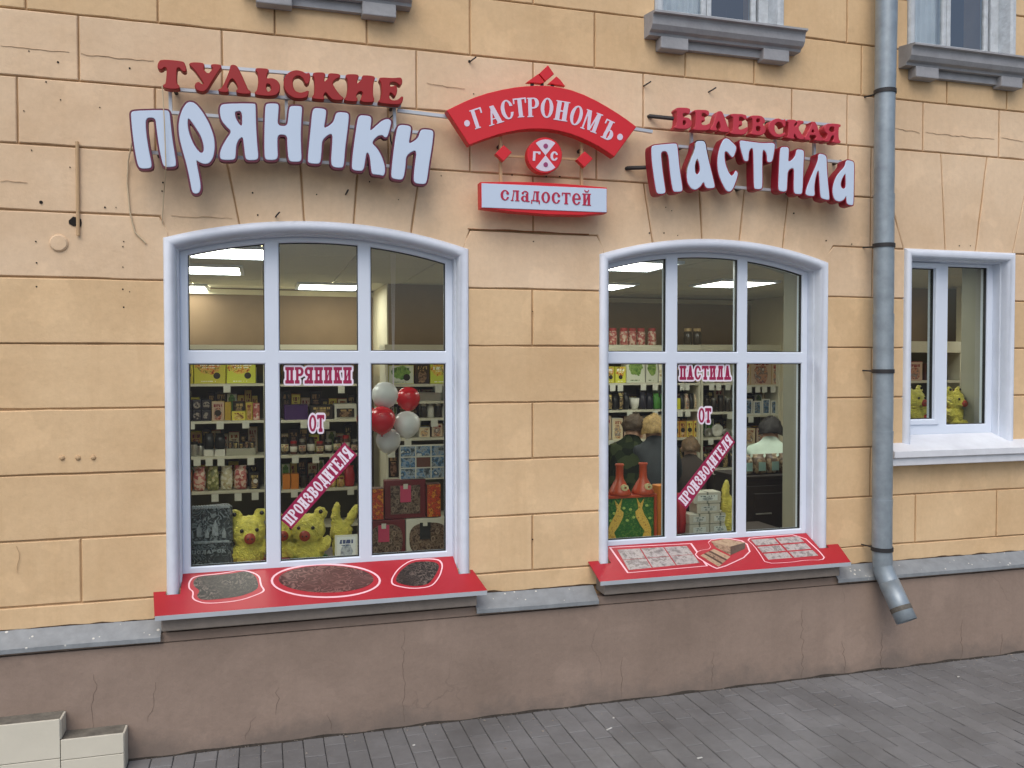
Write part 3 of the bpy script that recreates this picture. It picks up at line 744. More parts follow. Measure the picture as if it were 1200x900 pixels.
def big_window(w, cols, zbars, y_f=.115):
    root = bpy.data.objects.new('arched_window', None); COL.objects.link(root); root.location = (w.cx, 0, w.zb); root.parent = bld
    root.matrix_parent_inverse = Matrix.Translation((-2, 0, 0)); root.empty_display_size = .1
    zf = w.zb+.0
    zk = zf-.035; path = [(w.x0, zk), (w.x0, (zf+w.zs)/2)] + arc_pts(w, 0) + [(w.x1, (zf+w.zs)/2), (w.x1, zk)]
    me = sweep(path, ROLL_PROF).mesh('surround'); smooth_by_angle(me, 50); obj('surround', me, M_WHITE, root)
    ip = [(w.x0+.03, zf)]+arc_pts(w, .03)+[(w.x1-.03, zf)]; obj('inner_reveal', sweep(ip, [(.0006, .178), (.014, .178), (.014, .4195), (.0006, .4195)]), M_REVEAL, root)
    ins = .062
    out = [(w.x0+ins, zf+.02)]+arc_pts(w, ins)+[(w.x1-ins, zf+.02)]
    out = out[::-1]
    holes = []; zb0, zt0, zt1 = zbars
    for (a, b) in cols:
        holes.append([(a, zb0), (b, zb0), (b, zt0), (a, zt0)])
        top = arc_pts(w, ins+.034, 8, a, b)
        holes.append([(a, zt1), (b, zt1)]+top[::-1])
    obj('frame', MB().prism(out, holes, y_f, y_f+.06, ch=.006), M_PVC, root)
    for h in holes:
        obj('gasket', MB().prism(inset(h, -.003), [inset(h, .0045)], y_f+.012, y_f+.034), M_GASKET, root)
        obj('pane', MB().prism(inset(h, -.002), [], y_f+.02, y_f+.026), M_GLASS, root)
    return root
yg = .13
def cols_of(pairs, y): return [(PX(a, y, yg), PX(b, y, yg)) for a, b in pairs]
zb0 = CZ-1.105; zt0 = PH(375, 426.5, yg); zt1 = PH(375, 411, yg)
c1 = cols_of([(217, 311), (328, 420), (435, 519)], 500); c2 = cols_of([(711, 779), (792.5, 862.5), (874, 937)], 500)
# keep the outer panes inside the frame
c1[0] = (W1.x0+.062+.045, c1[0][1]); c1[2] = (c1[2][0], W1.x1-.062-.045); c2[0] = (W2.x0+.062+.045, c2[0][1]); c2[2] = (c2[2][0], W2.x1-.062-.045)
win1 = big_window(W1, c1, (zb0, zt0, zt1)); win2 = big_window(W2, c2, (zb0, zt0, zt1))
for w, root in ((W1, win1), (W2, win2)):
    obj('stone_sill', MB().bbox(w.x0-.02, w.x1+.02, -.125, .05, CZ-1.375, CZ-1.295, .006), M_STONE, root)
    obj('sill_bed', MB().box(w.x0+.04, w.x1-.04, .012, .108, CZ-1.294, CZ-1.2), M_STONE, root)

# small window
def rect_root(name, x, z):
    r = bpy.data.objects.new(name, None); COL.objects.link(r); r.location = (x, 0, z); r.parent = bld; r.matrix_parent_inverse = Matrix.Translation((-2, 0, 0)); r.empty_display_size = .1
    return r
sw = rect_root('small_window', (xs0+xs1)/2, zs0)
path = [(xs0, zs0), (xs0, zs1), (xs1, zs1), (xs1, zs0)]
me = sweep(path, ROLL_PROF).mesh('surround'); smooth_by_angle(me, 50); obj('surround', me, M_WHITE, sw)
yf = .115; i_ = .06
xo0, xo1, zo0, zo1 = xs0+i_, xs1-i_, zs0+.005, zs1-i_
zg0, zg1 = PH(1130, 497, .13), PH(1135, 310, .13)
xm0, xm1 = PX(1103, 400, .12), PX(1110, 400, .12)
hl = [(PX(1060.5, 400, .13), PH(1080, 491, .13)), (PX(1092.5, 400, .13), PH(1080, 314, .13))]
hl[0] = (max(hl[0][0], xo0+.03), hl[0][1])
H1 = [(hl[0][0], hl[0][1]), (hl[1][0], hl[0][1]), (hl[1][0], hl[1][1]), (hl[0][0], hl[1][1])]
H2 = [(xm1, zg0), (PX(1154.5, 400, .13), zg0), (PX(1154.5, 400, .13), zg1), (xm1, zg1)]
H2 = [(min(x, xo1-.035), min(z, zo1-.03)) for x, z in H2]; H1 = [(x, min(z, zo1-.05)) for x, z in H1]
obj('frame', MB().prism([(xo0, zo0), (xo1, zo0), (xo1, zo1), (xo0, zo1)], [H1, H2], yf, yf+.06, ch=.005), M_PVC, sw)
ip = [(xs0+.03, zs0), (xs0+.03, zs1-.03), (xs1-.03, zs1-.03), (xs1-.03, zs0)]; obj('inner_reveal', sweep(ip, [(.0006, .178), (.014, .178), (.014, .4195), (.0006, .4195)]), M_REVEAL, sw)
HS = inset(H1, -.04)
obj('sash', MB().prism(HS, [inset(H1, -.002)], yf-.014, yf+.002, ch=.006), M_PVC, sw)
for h in (H1, H2):
    obj('gasket', MB().prism(inset(h, -.003), [inset(h, .005)], yf+.012, yf+.034), M_GASKET, sw)
    obj('pane', MB().prism(inset(h, -.002), [], yf+.02, yf+.026), M_GLASS, sw)
# its stone sill: sloping slab and two steps below
sx0 = PX(1046, 520, -.1); sx1 = xs1+.16
zS = PH(1120, 521, 0)
zA, zB = PH(1120, 508, .11), PH(1120, 527, -.12); prof = [(.11, zA), (-.12, zB), (-.12, zB-.04), (-.112, zB-.046), (-.1, zB-.05), (-.098, zB-.095), (-.085, zB-.1), (.012, zB-.1), (.012, zA-.05), (.11, zA-.05)]
vs = [(x, y, z) for x in (sx0, sx1) for y, z in prof]; k = len(prof)
fs = [(j, (j+1) % k, k+(j+1) % k, k+j) for j in range(k)]+[tuple(range(k)), tuple(k+j for j in reversed(range(k)))]
obj('sill', mesh('sill', vs, fs), mat('pale_sill_paint', C(214, 218, 224), .6, .06, 8, bump=.25, bscale=25), sw)

# upper windows: wooden casements, stucco sills with two brackets, curtains behind
M_CURT = mat('white_net_curtain', C(226, 230, 232), .9, .1, 8)
for i, (a, b) in enumerate(UPS):
    r = rect_root('upper_window', (a+b)/2, uz)
    zt = uz+1.75
    me = sweep([(a, uz), (a, zt), (b, zt), (b, uz)], [(-.004, .03), (-.004, -.008), (.006, -.02), (.03, -.022), (.046, -.012), (.05, .02), (.056, .12)]).mesh('surround')
    obj('surround', me, M_OLDWOOD, r)
    xa, xb = a+.05, b-.05; xm = xa+(xb-xa)*.44; z0 = uz+.03
    hs = [[(xa+.03, z0+.05), (xm-.035, z0+.05), (xm-.035, zt-.12), (xa+.03, zt-.12)], [(xm+.035, z0+.05), (xb-.12, z0+.05), (xb-.12, zt-.12), (xm+.035, zt-.12)]]
    obj('frame', MB().prism([(xa, uz), (xb, uz), (xb, zt-.05), (xa, zt-.05)], [[(xa+.02, z0), (xb-.07, z0), (xb-.07, zt-.08), (xa+.02, zt-.08)]], .08, .14, ch=.005), M_OLDWOOD, r)
    for h in hs:
        g = inset(h, -.035)
        obj('casement', MB().prism(inset(h, -.033), [h], .085, .125, ch=.006), M_OLDWOOD, r)
        obj('pane', MB().prism(inset(h, -.004), [], .103, .107), M_GLASSUP, r)
    # folded curtain
    vs = []; n = 60
    for k in range(n+1):
        x = xa+.02+(xb-xa-.2)*k/n*(.62 if i == 1 else .6)
        y = .17+.018*math.sin(k*1.25)+.012*math.sin(k*.47+i)
        vs += [(x, y, uz+.02), (x, y, zt-.1)]
    obj('curtain', mesh('curtain', vs, [(2*k, 2*k+1, 2*k+3, 2*k+2) for k in range(n)], False), M_CURT, r, smooth=True)
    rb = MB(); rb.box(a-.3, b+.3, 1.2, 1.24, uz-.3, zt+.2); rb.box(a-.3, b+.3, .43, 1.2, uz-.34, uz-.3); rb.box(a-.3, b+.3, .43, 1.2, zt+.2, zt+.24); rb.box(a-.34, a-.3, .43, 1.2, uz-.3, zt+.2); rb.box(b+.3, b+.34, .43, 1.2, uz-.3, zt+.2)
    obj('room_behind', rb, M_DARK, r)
    # moulded sill
    e0, e1 = a-.075, b+.085
    zq = uz
    prof = [(.1, zq+.008), (-.15, zq-.03), (-.15, zq-.042), (-.128, zq-.046), (-.122, zq-.06), (-.118, zq-.1), (-.1, zq-.125), (-.075, zq-.135), (-.07, zq-.15), (.0, zq-.15), (.0, zq-.06), (.1, zq-.03)]
    k = len(prof); vs = [(x, y, z) for x in (e0, e1) for y, z in prof]
    fs = [(j, (j+1) % k, k+(j+1) % k, k+j) for j in range(k)]+[tuple(range(k)), tuple(k+j for j in reversed(range(k)))]
    obj('sill', mesh('sill', vs, fs), M_GREYTRIM, r)
    obj('sill_fascia', MB().box(a+.02, b-.02, -.035, -.0005, zq-.2, zq-.1505), M_GREYTRIM, r)
    for bx in (a-.0, b-.185):
        obj('bracket', MB().bbox(bx, bx+.185, -.078, -.0005, zq-.222, zq-.1503, .006), M_GREYTRIM, r)

# crumbling dark edge where plaster meets the flashings, hairline cracks, rust runs
M_CRUMB = mat('crumbled_dark_mortar', C(74, 58, 44), .95, .35, 60, bump=.6, bscale=90)
M_CRACK = mat('plaster_crack', C(156, 126, 96), .95, .2, 60)  # brown tone of the fine crack strips in the plaster
M_CRACKP = mat('plinth_crack', C(98, 84, 75), .95, .2, 60)
M_RUSTS = mat('rust_run', C(126, 84, 52), .9, .25, 40)
def ragged(name, a, b, Y, h0, h1, m, step=.03):
    """thin ragged strip between two wall points"""
    n = max(3, int((b-a).length/step)); up, lo = [], []
    for i in range(n+1):
        p = a.lerp(b, i/n); k = max(.0, noise.noise(Vector((p.x*9, 0, p.z*3)))+.45)
        up.append((p.x, p.z+.002+h1*k)); lo.append((p.x, p.z-h0))
    obj(name, MB().prism(lo+up[::-1], [], Y, Y+.004), m, bld)
for a, b in ((XL, PX(186, 727)), (PX(567, 694), PX(700, 690)), (PX(986, 672), XR)):
    ragged('crumbled_edge', Vector((a, 0, zbase)), Vector((b, 0, zbase)), -.0035, .0, .017, M_CRUMB)
ragged('crumbled_edge', P(548, 268, 0), P(690, 275, 0), -.0032, .002, .005, M_RUSTS)
def crack(pts, m, Y, w=.0007):
    q = []
    for i in range(len(pts)-1):
        a, b = P(*pts[i], Y), P(*pts[i+1], Y); n = max(2, int((b-a).length/.025))
        for k in range(n): c = a.lerp(b, k/n); q.append((c.x+random.gauss(0, .006)*(.3 if abs(b.x-a.x) > abs(b.z-a.z) else 1), c.z+random.gauss(0, .0025)))
    q.append((P(*pts[-1], Y).x, P(*pts[-1], Y).z)); n = len(q)
    hor = abs(q[-1][0]-q[0][0]) > abs(q[-1][1]-q[0][1]); L_, R_ = [], []
    for i, (x_, z_) in enumerate(q):
        t_ = w*(.25+.75*math.sin(math.pi*min(1, max(0, i/(n-1)))))*random.uniform(.6, 1.3)
        L_.append((x_, z_-t_) if hor else (x_-t_, z_)); R_.append((x_, z_+t_) if hor else (x_+t_, z_))
    obj('hairline_crack', MB().prism(L_+R_[::-1], [], Y, Y+.003), m, bld)
for pts in ([(0, 53), (40, 58), (81, 61)], [(94, 63), (140, 68), (180, 71)], [(1050, 150), (1078, 156)], [(1085, 155), (1120, 159), (1165, 163)], [(1174, 161), (1200, 166)], [(500, 98), (545, 104)], [(200, 253), (272, 256)], [(20, 640), (22, 655), (20, 672)], [(0, 212), (32, 214)]): crack(pts, M_CRACK, -.0036)
for pts in ([(110, 790), (109, 857)], [(184, 800), (182, 820), (173, 846)], [(325, 806), (323, 838)], [(473, 738), (473, 790), (474, 846)], [(299, 840), (288, 868)], [(383, 838), (390, 858)], [(728, 770), (729, 817)], [(940, 715), (941, 760), (940, 797)], [(986, 752), (990, 770), (990, 790)], [(1033, 740), (1033, 788)], [(1127, 727), (1127, 776)], [(1175, 742), (1172, 770)], [(836, 765), (834, 806)]): crack(pts, M_CRACKP, -.0712, .0009)

# nail holes, plugs and patches left on the plaster
for (px, py, rr) in [(34, 60, .004), (68, 73, .007), (152, 80, .006), (54, 96, .005), (71, 117, .004), (28, 130, .004), (117, 126, .004), (37, 176, .004), (82, 196, .004), (48, 237, .011), (123, 243, .006), (136, 243, .003), (42, 283, .005), (43, 308, .005), (43, 336, .006), (145, 283, .004), (144, 289, .004), (144, 313, .004), (144, 339, .006), (152, 342, .004), (145, 360, .006), (191, 214, .006), (190, 224, .005), (296, 226, .006), (302, 252, .006), (371, 228, .005), (433, 213, .005), (467, 234, .004), (517, 206, .004), (550, 72, .01), (555, 110, .004), (600, 205, .006), (640, 207, .006), (656, 207, .006), (625, 283, .005), (780, 243, .004), (787, 247, .004), (761, 273, .006), (778, 273, .005), (794, 276, .004), (930, 250, .007), (968, 282, .006), (998, 286, .005), (1124, 288, .005), (1137, 288, .004), (624, 365, .004), (624, 632, .006)]:
    p = P(px, py, 0); rr *= .8; o = MB().lathe([(rr*.9, .0), (rr*1.0, .0035)], p.x, -.0040, p.z, 8, 'Y')
    obj('screw_hole', o, M_HOLE, bld)
for (px, py) in [(73, 536.5), (91.5, 536.5), (109.5, 536)]:
    p = P(px, py, 0); o = MB().lathe([(.002, -.012), (.009, -.011), (.0125, -.006), (.013, .004)], p.x, 0, p.z, 12, 'Y')
    obj('bolt_head', o, M_CREAM, bld, smooth=True)
p = P(69, 285, 0); obj('round_plug', MB().lathe([(.002, -.014), (.036, -.013), (.043, -.006), (.044, .004)], p.x, 0, p.z, 24, 'Y'), M_LIGHT, bld)
p = P(89, 261, 0); pts = [(p.x+.035*math.cos(k*.7)*random.uniform(.55, 1.2), p.z+.032*math.sin(k*.7)*random.uniform(.5, 1.1)) for k in range(9)]
obj('chipped_hole', MB().prism(pts, [], -.005, .003), M_HOLE, bld)
for (px, py, dx, lab) in [(550, 73, .03, 'rusty bent nail in the plaster just above the left end of the arched board'), (754, 101, .03, 'rusty bent nail in a joint beside the right end of the arched board'), (830, 108, .03, 'rusty bent nail under the upper window sill, above the raspberry letters'), (323, 254, .02, 'bent nail just above the surround of the balloon window'), (405, 228, .01, 'short nail in the plaster under the big white letters')]:
    a = P(px, py, 0); tag(obj('bent_nail', MB().tube([a, a+Vector((dx*.4, -.03, .006)), a+Vector((dx, -.045, .018))], .0045, 6), M_IRON), lab, 'nail', 'bent nails left in the facade')

# ------------------------------------------------------------------ shop signs
M_SIGNW = mat('white_acrylic_face', C(196, 212, 232), .35, .02, 3, spec=.3)
M_SIGNR = mat('dark_red_letter_side', C(142, 18, 42), .45, .06, 6); M_SIGNP = mat('shaded_plum_letter_side', C(96, 20, 54), .5, .06, 6)  # plum tone carries the shade of the unlit letter undersides in its colour
M_RED = mat('red_sign_paint', C(208, 26, 38), .42, .05, 5)
M_RED2 = mat('crimson_letter', C(152, 10, 14), .5, .06, 6)
M_RED3 = mat('raspberry_letter', C(188, 50, 66), .45, .06, 6)
M_RAIL = mat('pale_aluminium_rail', C(186, 194, 202), .45, .06, 5, metal=.3)
YS = -.17
def zoomed(ox, oy, s, pts): return [(ox+x/s, oy+y/s) for x, y in pts]
def trace(ox, oy, s, pts, Y, it=2): return clean([xz(p, Y) for p in chaikin(zoomed(ox, oy, s, pts), it, .22)])
A_ = (150, 110, 7.5); B_ = (250, 110, 10.); C_ = (350, 110, 1200/170); D_ = (750, 155, 1200/140); E_ = (870, 155, 1200/140)
F_ = (180, 60, 7.5); G_ = (320, 70, 7.5); H_ = (780, 115, 1200/220)
WHITE1 = [
 (A_, [(25,165),(50,148),(340,140),(365,160),(372,230),(390,400),(425,610),(415,640),(330,645),(305,620),(275,480),(250,300),(240,210),(155,210),(158,330),(180,480),(210,620),(200,655),(110,658),(85,625),(60,500),(40,350),(28,220)], []),
 (A_, [(545,68),(590,80),(650,150),(710,250),(755,370),(765,470),(750,560),(715,610),(670,618),(625,600),(600,580),(610,640),(635,770),(640,830),(625,870),(590,880),(562,860),(545,760),(515,620),(480,500),(450,380),(443,280),(455,200),(480,130),(515,80)], [[(525,215),(545,225),(590,290),(635,360),(660,430),(668,490),(655,520),(625,512),(580,450),(545,370),(525,290)]]),
 (B_, [(110,115),(480,110),(497,130),(500,350),(515,600),(530,740),(510,775),(400,778),(375,750),(358,600),(345,500),(300,530),(268,600),(262,740),(240,775),(100,775),(75,740),(80,680),(110,600),(160,520),(215,440),(150,380),(95,310),(75,220),(80,150)], [[(260,205),(335,200),(340,375),(310,365),(265,290),(252,230)]]),
 (B_, [(630,112),(750,112),(768,140),(760,250),(752,370),(865,380),(880,260),(890,170),(910,140),(1025,142),(1042,165),(1030,330),(1025,500),(1030,650),(1035,770),(1010,797),(905,795),(880,760),(868,600),(865,482),(752,475),(752,620),(758,740),(730,775),(625,775),(602,745),(598,600),(600,400),(605,220),(612,140)], []),
 (C_, [(130,115),(210,122),(230,140),(220,220),(208,285),(250,265),(290,230),(305,170),(325,150),(400,155),(418,175),(405,300),(385,450),(375,590),(360,612),(290,608),(268,580),(275,450),(283,315),(195,375),(190,470),(182,560),(165,580),(90,575),(75,555),(85,430),(100,280),(112,150)], []),
 (C_, [(510,175),(585,182),(603,200),(598,260),(590,310),(640,265),(690,220),(740,205),(768,225),(760,270),(735,358),(710,360),(695,340),(660,345),(625,375),(607,408),(650,450),(690,520),(715,600),(715,650),(700,680),(680,672),(640,668),(605,662),(598,600),(590,520),(575,485),(560,490),(550,560),(540,620),(520,640),(455,632),(438,610),(450,480),(470,330),(490,200)], []),
 (C_, [(840,255),(915,262),(932,282),(922,350),(910,412),(950,395),(990,360),(1005,310),(1025,292),(1100,298),(1117,318),(1105,430),(1080,580),(1062,720),(1045,748),(970,742),(950,715),(960,600),(980,455),(890,505),(885,600),(870,690),(850,712),(780,702),(765,680),(775,560),(795,400),(815,280)], [])]
WHITE3 = [
 (D_, [(115,150),(135,130),(350,110),(375,120),(383,200),(400,380),(430,570),(420,595),(350,600),(330,580),(305,420),(285,190),(210,190),(218,300),(235,440),(258,590),(250,615),(190,620),(165,600),(140,440),(120,280)], []),
 (D_, [(560,88),(640,85),(660,110),(670,180),(700,320),(755,540),(745,560),(665,565),(640,490),(610,545),(560,580),(515,565),(480,510),(470,430),(480,350),(520,250),(555,170)], [[(578,260),(600,320),(605,380),(590,415),(570,425),(555,400),(552,340),(562,290)]]),
 (D_, [(860,60),(890,65),(940,110),(972,150),(960,200),(935,258),(905,230),(880,195),(852,190),(850,250),(860,320),(890,400),(920,440),(945,420),(962,380),(988,410),(970,480),(935,570),(905,598),(870,590),(830,520),(790,420),(778,320),(785,220),(810,130),(835,80)], []),
 (E_, [(-25,90),(-10,80),(60,92),(200,110),(310,105),(330,120),(320,200),(300,300),(250,300),(250,240),(235,190),(205,170),(200,300),(203,550),(185,572),(130,570),(118,550),(115,300),(110,160),(85,160),(65,200),(62,290),(20,290),(0,220),(-20,150)], []),
 (E_, [(395,148),(455,148),(470,165),(465,240),(462,300),(510,270),(535,230),(545,180),(560,170),(610,178),(622,200),(615,330),(605,600),(590,622),(535,620),(518,600),(520,480),(522,350),(458,380),(452,480),(448,580),(430,597),(380,592),(362,570),(368,400),(380,170)], []),
 (E_, [(765,212),(830,225),(848,250),(850,350),(860,500),(878,665),(865,682),(800,665),(785,640),(778,500),(770,385),(755,390),(735,460),(722,560),(730,625),(715,642),(650,635),(635,612),(650,550),(690,450),(730,360),(762,280)], []),
 (E_, [(1045,275),(1110,290),(1125,310),(1122,500),(1118,725),(1100,735),(1055,722),(1048,690),(1045,635),(1020,680),(975,698),(930,680),(908,620),(910,540),(940,450),(985,390),(1030,345)], [[(1040,415),(1042,550),(1020,570),(995,555),(988,520),(1000,470),(1025,425)]])]
RED1 = [
 (F_, [(60,68),(255,85),(275,105),(290,150),(285,180),(262,182),(240,165),(225,145),(205,150),(200,220),(205,285),(230,305),(228,332),(150,335),(85,322),(80,295),(105,285),(112,220),(115,150),(95,140),(75,160),(50,162),(32,145),(35,110)], []),
 (F_, [(325,95),(430,98),(450,120),(440,150),(455,180),(485,195),(505,170),(520,150),(500,130),(510,110),(590,115),(600,140),(580,165),(550,210),(510,270),(470,340),(430,360),(380,345),(357,310),(370,275),(400,268),(425,290),(440,290),(420,250),(370,180),(335,140),(308,120)], []),
 (F_, [(695,115),(730,125),(755,165),(790,240),(820,310),(830,335),(855,350),(850,380),(735,372),(722,345),(745,325),(720,270),(695,240),(675,250),(655,290),(645,315),(662,335),(655,365),(575,358),(565,335),(600,320),(625,270),(650,210),(668,160),(675,125)], []),
 (F_, [(900,145),(1000,150),(1018,170),(1000,190),(992,240),(1040,232),(1090,255),(1115,300),(1110,350),(1075,390),(1010,397),(895,385),(888,360),(910,340),(920,270),(915,190),(892,170)], [[(995,285),(1020,290),(1035,320),(1025,350),(1000,355),(990,320)]]),
 (G_, [(205,88),(260,100),(290,120),(320,110),(330,150),(320,200),(300,218),(280,205),(265,165),(230,140),(195,145),(175,175),(175,230),(195,275),(240,290),(280,280),(305,268),(318,280),(305,325),(260,342),(190,340),(135,310),(100,260),(90,200),(105,140),(150,102)], []),
 (G_, [(355,110),(445,108),(463,130),(455,150),(450,195),(475,170),(490,155),(480,135),(495,115),(580,122),(595,140),(585,160),(560,165),(520,200),(545,250),(590,310),(625,335),(610,358),(525,355),(490,320),(465,285),(450,300),(445,325),(455,345),(440,352),(355,345),(340,325),(360,305),(365,240),(362,165),(345,140)], []),
 (G_, [(645,125),(740,125),(757,145),(745,170),(738,212),(770,180),(785,165),(782,142),(800,133),(885,140),(900,160),(888,185),(880,240),(880,310),(890,345),(885,375),(790,375),(765,355),(775,330),(790,290),(770,275),(745,290),(730,320),(745,345),(740,370),(645,365),(622,345),(645,320),(658,250),(655,175),(635,150)], []),
 (G_, [(940,152),(1060,160),(1125,152),(1138,180),(1135,215),(1115,228),(1090,205),(1060,195),(1030,200),(1028,235),(1055,232),(1080,220),(1095,260),(1085,310),(1070,325),(1050,300),(1028,285),(1022,340),(1055,358),(1100,350),(1130,318),(1147,325),(1140,370),(1115,395),(1060,395),(940,382),(920,365),(945,345),(955,280),(950,205),(930,175)], [])]
RED3 = [
 (H_, [(75,58),(155,62),(160,85),(150,105),(130,95),(112,98),(112,120),(150,125),(172,150),(165,185),(135,200),(60,195),(58,180),(72,170),(75,90),(62,75)], [[(112,140),(130,145),(132,165),(112,175)]]),
 (H_, [(190,72),(275,75),(282,100),(270,115),(250,95),(232,95),(232,120),(250,115),(255,150),(232,142),(232,170),(260,172),(285,158),(290,180),(275,208),(180,205),(178,190),(192,180),(195,95),(180,85)], []),
 (H_, [(330,85),(360,80),(375,110),(400,185),(412,200),(410,220),(345,215),(342,200),(355,190),(345,150),(335,150),(322,185),(332,195),(330,210),(285,205),(285,190),(300,180),(320,120)], []),
 (H_, [(415,98),(515,102),(522,130),(508,140),(490,120),(472,120),(470,148),(490,142),(492,178),(470,170),(468,200),(500,200),(525,180),(528,205),(510,235),(420,230),(415,215),(432,205),(435,125),(418,115)], []),
 (H_, [(545,110),(610,110),(635,130),(638,155),(622,168),(642,190),(640,220),(610,240),(545,232),(545,218),(558,208),(558,135),(545,125)], [[(582,130),(605,132),(605,155),(582,155)], [(580,178),(608,182),(608,212),(580,210)]]),
 (H_, [(715,125),(755,140),(768,130),(770,180),(755,185),(745,160),(720,150),(700,165),(698,205),(715,230),(745,230),(765,215),(770,232),(745,250),(700,250),(668,225),(655,190),(668,150)], []),
 (H_, [(780,135),(835,138),(840,152),(825,165),(825,185),(845,165),(840,150),(845,140),(885,145),(885,160),(868,165),(848,190),(880,240),(895,250),(890,265),(845,262),(825,225),(820,245),(830,258),(820,262),(775,255),(775,242),(785,235),(788,160),(778,150)], []),
 (H_, [(930,148),(965,152),(990,240),(1015,262),(1010,275),(955,272),(955,260),(965,250),(960,238),(925,235),(920,248),(930,260),(925,270),(880,265),(880,252),(895,245),(935,170)], [[(942,195),(955,220),(932,218)]]),
 (H_, [(1045,160),(1120,165),(1122,180),(1108,188),(1108,262),(1122,275),(1118,290),(1068,285),(1068,272),(1078,262),(1078,240),(1062,240),(1048,280),(1015,278),(1012,262),(1025,258),(1038,232),(1020,215),(1015,190),(1025,168)], [[(1055,182),(1080,185),(1080,218),(1055,215),(1045,200)]])]
def sign_white(root, lst, side, Y=YS, depth=.075, rim=.007):
    for (z_, o, hs) in lst:
        f = trace(*z_, o, Y); H = [trace(*z_, h, Y) for h in hs]
        L_ = obj('letter', MB().prism(grow_clean(f, rim), [grow_clean(h, -rim) for h in H], Y+.004, Y+depth), side, root)
        obj('letter_face', MB().prism(f, H, Y, Y+.0045, ch=.002), M_SIGNW, L_)
def sign_red(root, lst, m, Y, depth=.05, it=2):
    for (z_, o, hs) in lst:
        obj('letter', MB().prism(trace(*z_, o, Y, it), [trace(*z_, h, Y, it) for h in hs], Y, Y+depth, ch=.003), m, root)
def bar(root, a, b, Y, h=.016, d=.02, name='rail', m=None):
    p, q = P(*a, Y), P(*b, Y); m_ = MB(); dx = (q-p).normalized(); n = Vector((-dx.z, 0, dx.x))*h/2
    vs = []
    for y in (Y, Y+d):
        for e in (p-n, q-n, q+n, p+n): vs.append((e.x, y, e.z))
    m_.put(vs, [(0, 1, 2, 3), (7, 6, 5, 4), (0, 4, 5, 1), (1, 5, 6, 2), (2, 6, 7, 3), (3, 7, 4, 0)])
    return obj(name, m_, m or M_RAIL, root)
def stand(root, px, py, y0, name='bracket'):
    p = P(px, py, y0); obj(name, MB().tube([p, (p.x, .006, p.z)], .011, 8), M_IRON, root)
s1 = thing('letter_sign', 'two-row sign, dark red letters above big white letters, over the balloon window', 'sign', (PX(330, 160), -.1, PH(330, 190)))
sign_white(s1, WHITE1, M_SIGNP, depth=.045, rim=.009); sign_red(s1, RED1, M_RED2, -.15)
YR = -.094
for a, b in [((225, 76), (442, 93)), ((200, 104), (470, 124)), ((196, 131), (492, 155)), ((172, 178), (502, 197))]: bar(s1, a, b, YR)
for a, b in [((199, 100), (200, 133)), ((335, 85), (336, 142)), ((462, 120), (463, 152))]: bar(s1, a, b, YR+.0205)
for px, py in [(205, 104), (335, 90), (460, 124), (185, 179), (340, 187), (498, 197)]: stand(s1, px, py, YR+.021)
s3 = thing('letter_sign', 'two-row sign, raspberry letters above big white letters with deep red sides, beside the drainpipe', 'sign', (PX(880, 200), -.1, PH(880, 220)))
sign_white(s3, WHITE3, M_SIGNR); sign_red(s3, RED3, M_RED3, -.15, .06, 1)
for a, b in [((800, 131), (975, 146)), ((795, 171), (990, 190)), ((860, 219), (940, 225))]: bar(s3, a, b, YR)
for a, b in [((811, 150), (811, 172)), ((909, 160), (909, 180)), ((955, 165), (955, 186)), ((770, 197), (1000, 215))][:3]: bar(s3, a, b, YR+.0205)
for px, py in [(800, 131), (905, 141), (970, 146), (800, 172), (985, 189), (870, 220), (930, 224)]: stand(s3, px, py, YR+.021)
for a, b in [((761, 136), (790, 139)), ((735, 197), (764, 196))]:
    p, q = P(*a, -.012), P(*b, -.1); obj('bracket', MB().tube([(p.x, .004, p.z), p, q], .012, 8), M_IRON, s3)

# the middle sign: arched board, round emblem, lozenges, lower plate
s2 = thing('arched_sign', 'red arched board with white lettering, round emblem and white plate hung below', 'sign', (PX(635, 180), -.1, PH(635, 210)))
Z2 = (510, 60, 4.5); YB = -.15
def tr2(pts, Y, it=0): return clean([xz(p, Y) for p in (chaikin(zoomed(*Z2, pts), it, .22) if it else zoomed(*Z2, pts))])
topA = [(60,312),(130,277),(200,246),(275,221),(350,203),(415,191),(480,184),(540,181),(600,182),(660,191),(720,205),(785,229),(850,260),(905,291),(960,325),(1012,360),(1062,398)]
botA = [(945,557),(905,529),(860,501),(810,475),(760,453),(710,435),(660,422),(610,413),(560,410),(505,410),(450,415),(395,425),(340,438),(260,464),(180,495)]
board = obj('arched_board', MB().prism(tr2(topA+botA, YB), [], YB, YB+.06, ch=.003), M_RED, s2)
M_LETW = mat('white_vinyl_lettering', C(216, 206, 222), .45, .03)
for ch, cx, cy, w, h, r in [('Г', 226, 353, 66, 104, 18), ('А', 311, 336, 84, 100, 17), ('С', 380, 308, 66, 104, 12), ('Т', 448, 298, 70, 102, 6), ('Р', 516, 296, 64, 102, 2), ('О', 590, 299, 66, 106, -3), ('Н', 668, 315, 76, 104, -9), ('О', 745, 339, 64, 106, -15), ('М', 825, 370, 92, 106, -20), ('Ъ', 914, 416, 70, 102, -26)]:
    q = rotquad(510+cx/4.5, 60+cy/4.5, w/4.5, h/4.5, r)
    obj('lettering', print_word(MB(), word(ch, DIDONE, res=96), q, YB-.002, .003), M_LETW, board)
for cx, cy in [(168, 380), (975, 452)]:
    obj('dot', MB().prism(tr2(_ell(cx, cy, 15, 17, 20), YB-.002), [], YB-.002, YB+.001), M_LETW, board)
YD = -.12
obj('lozenge', MB().prism(tr2([(548,118),(595,73),(628,120),(582,158)], YD), [], YD, YD+.03, ch=.002), M_RED, s2)
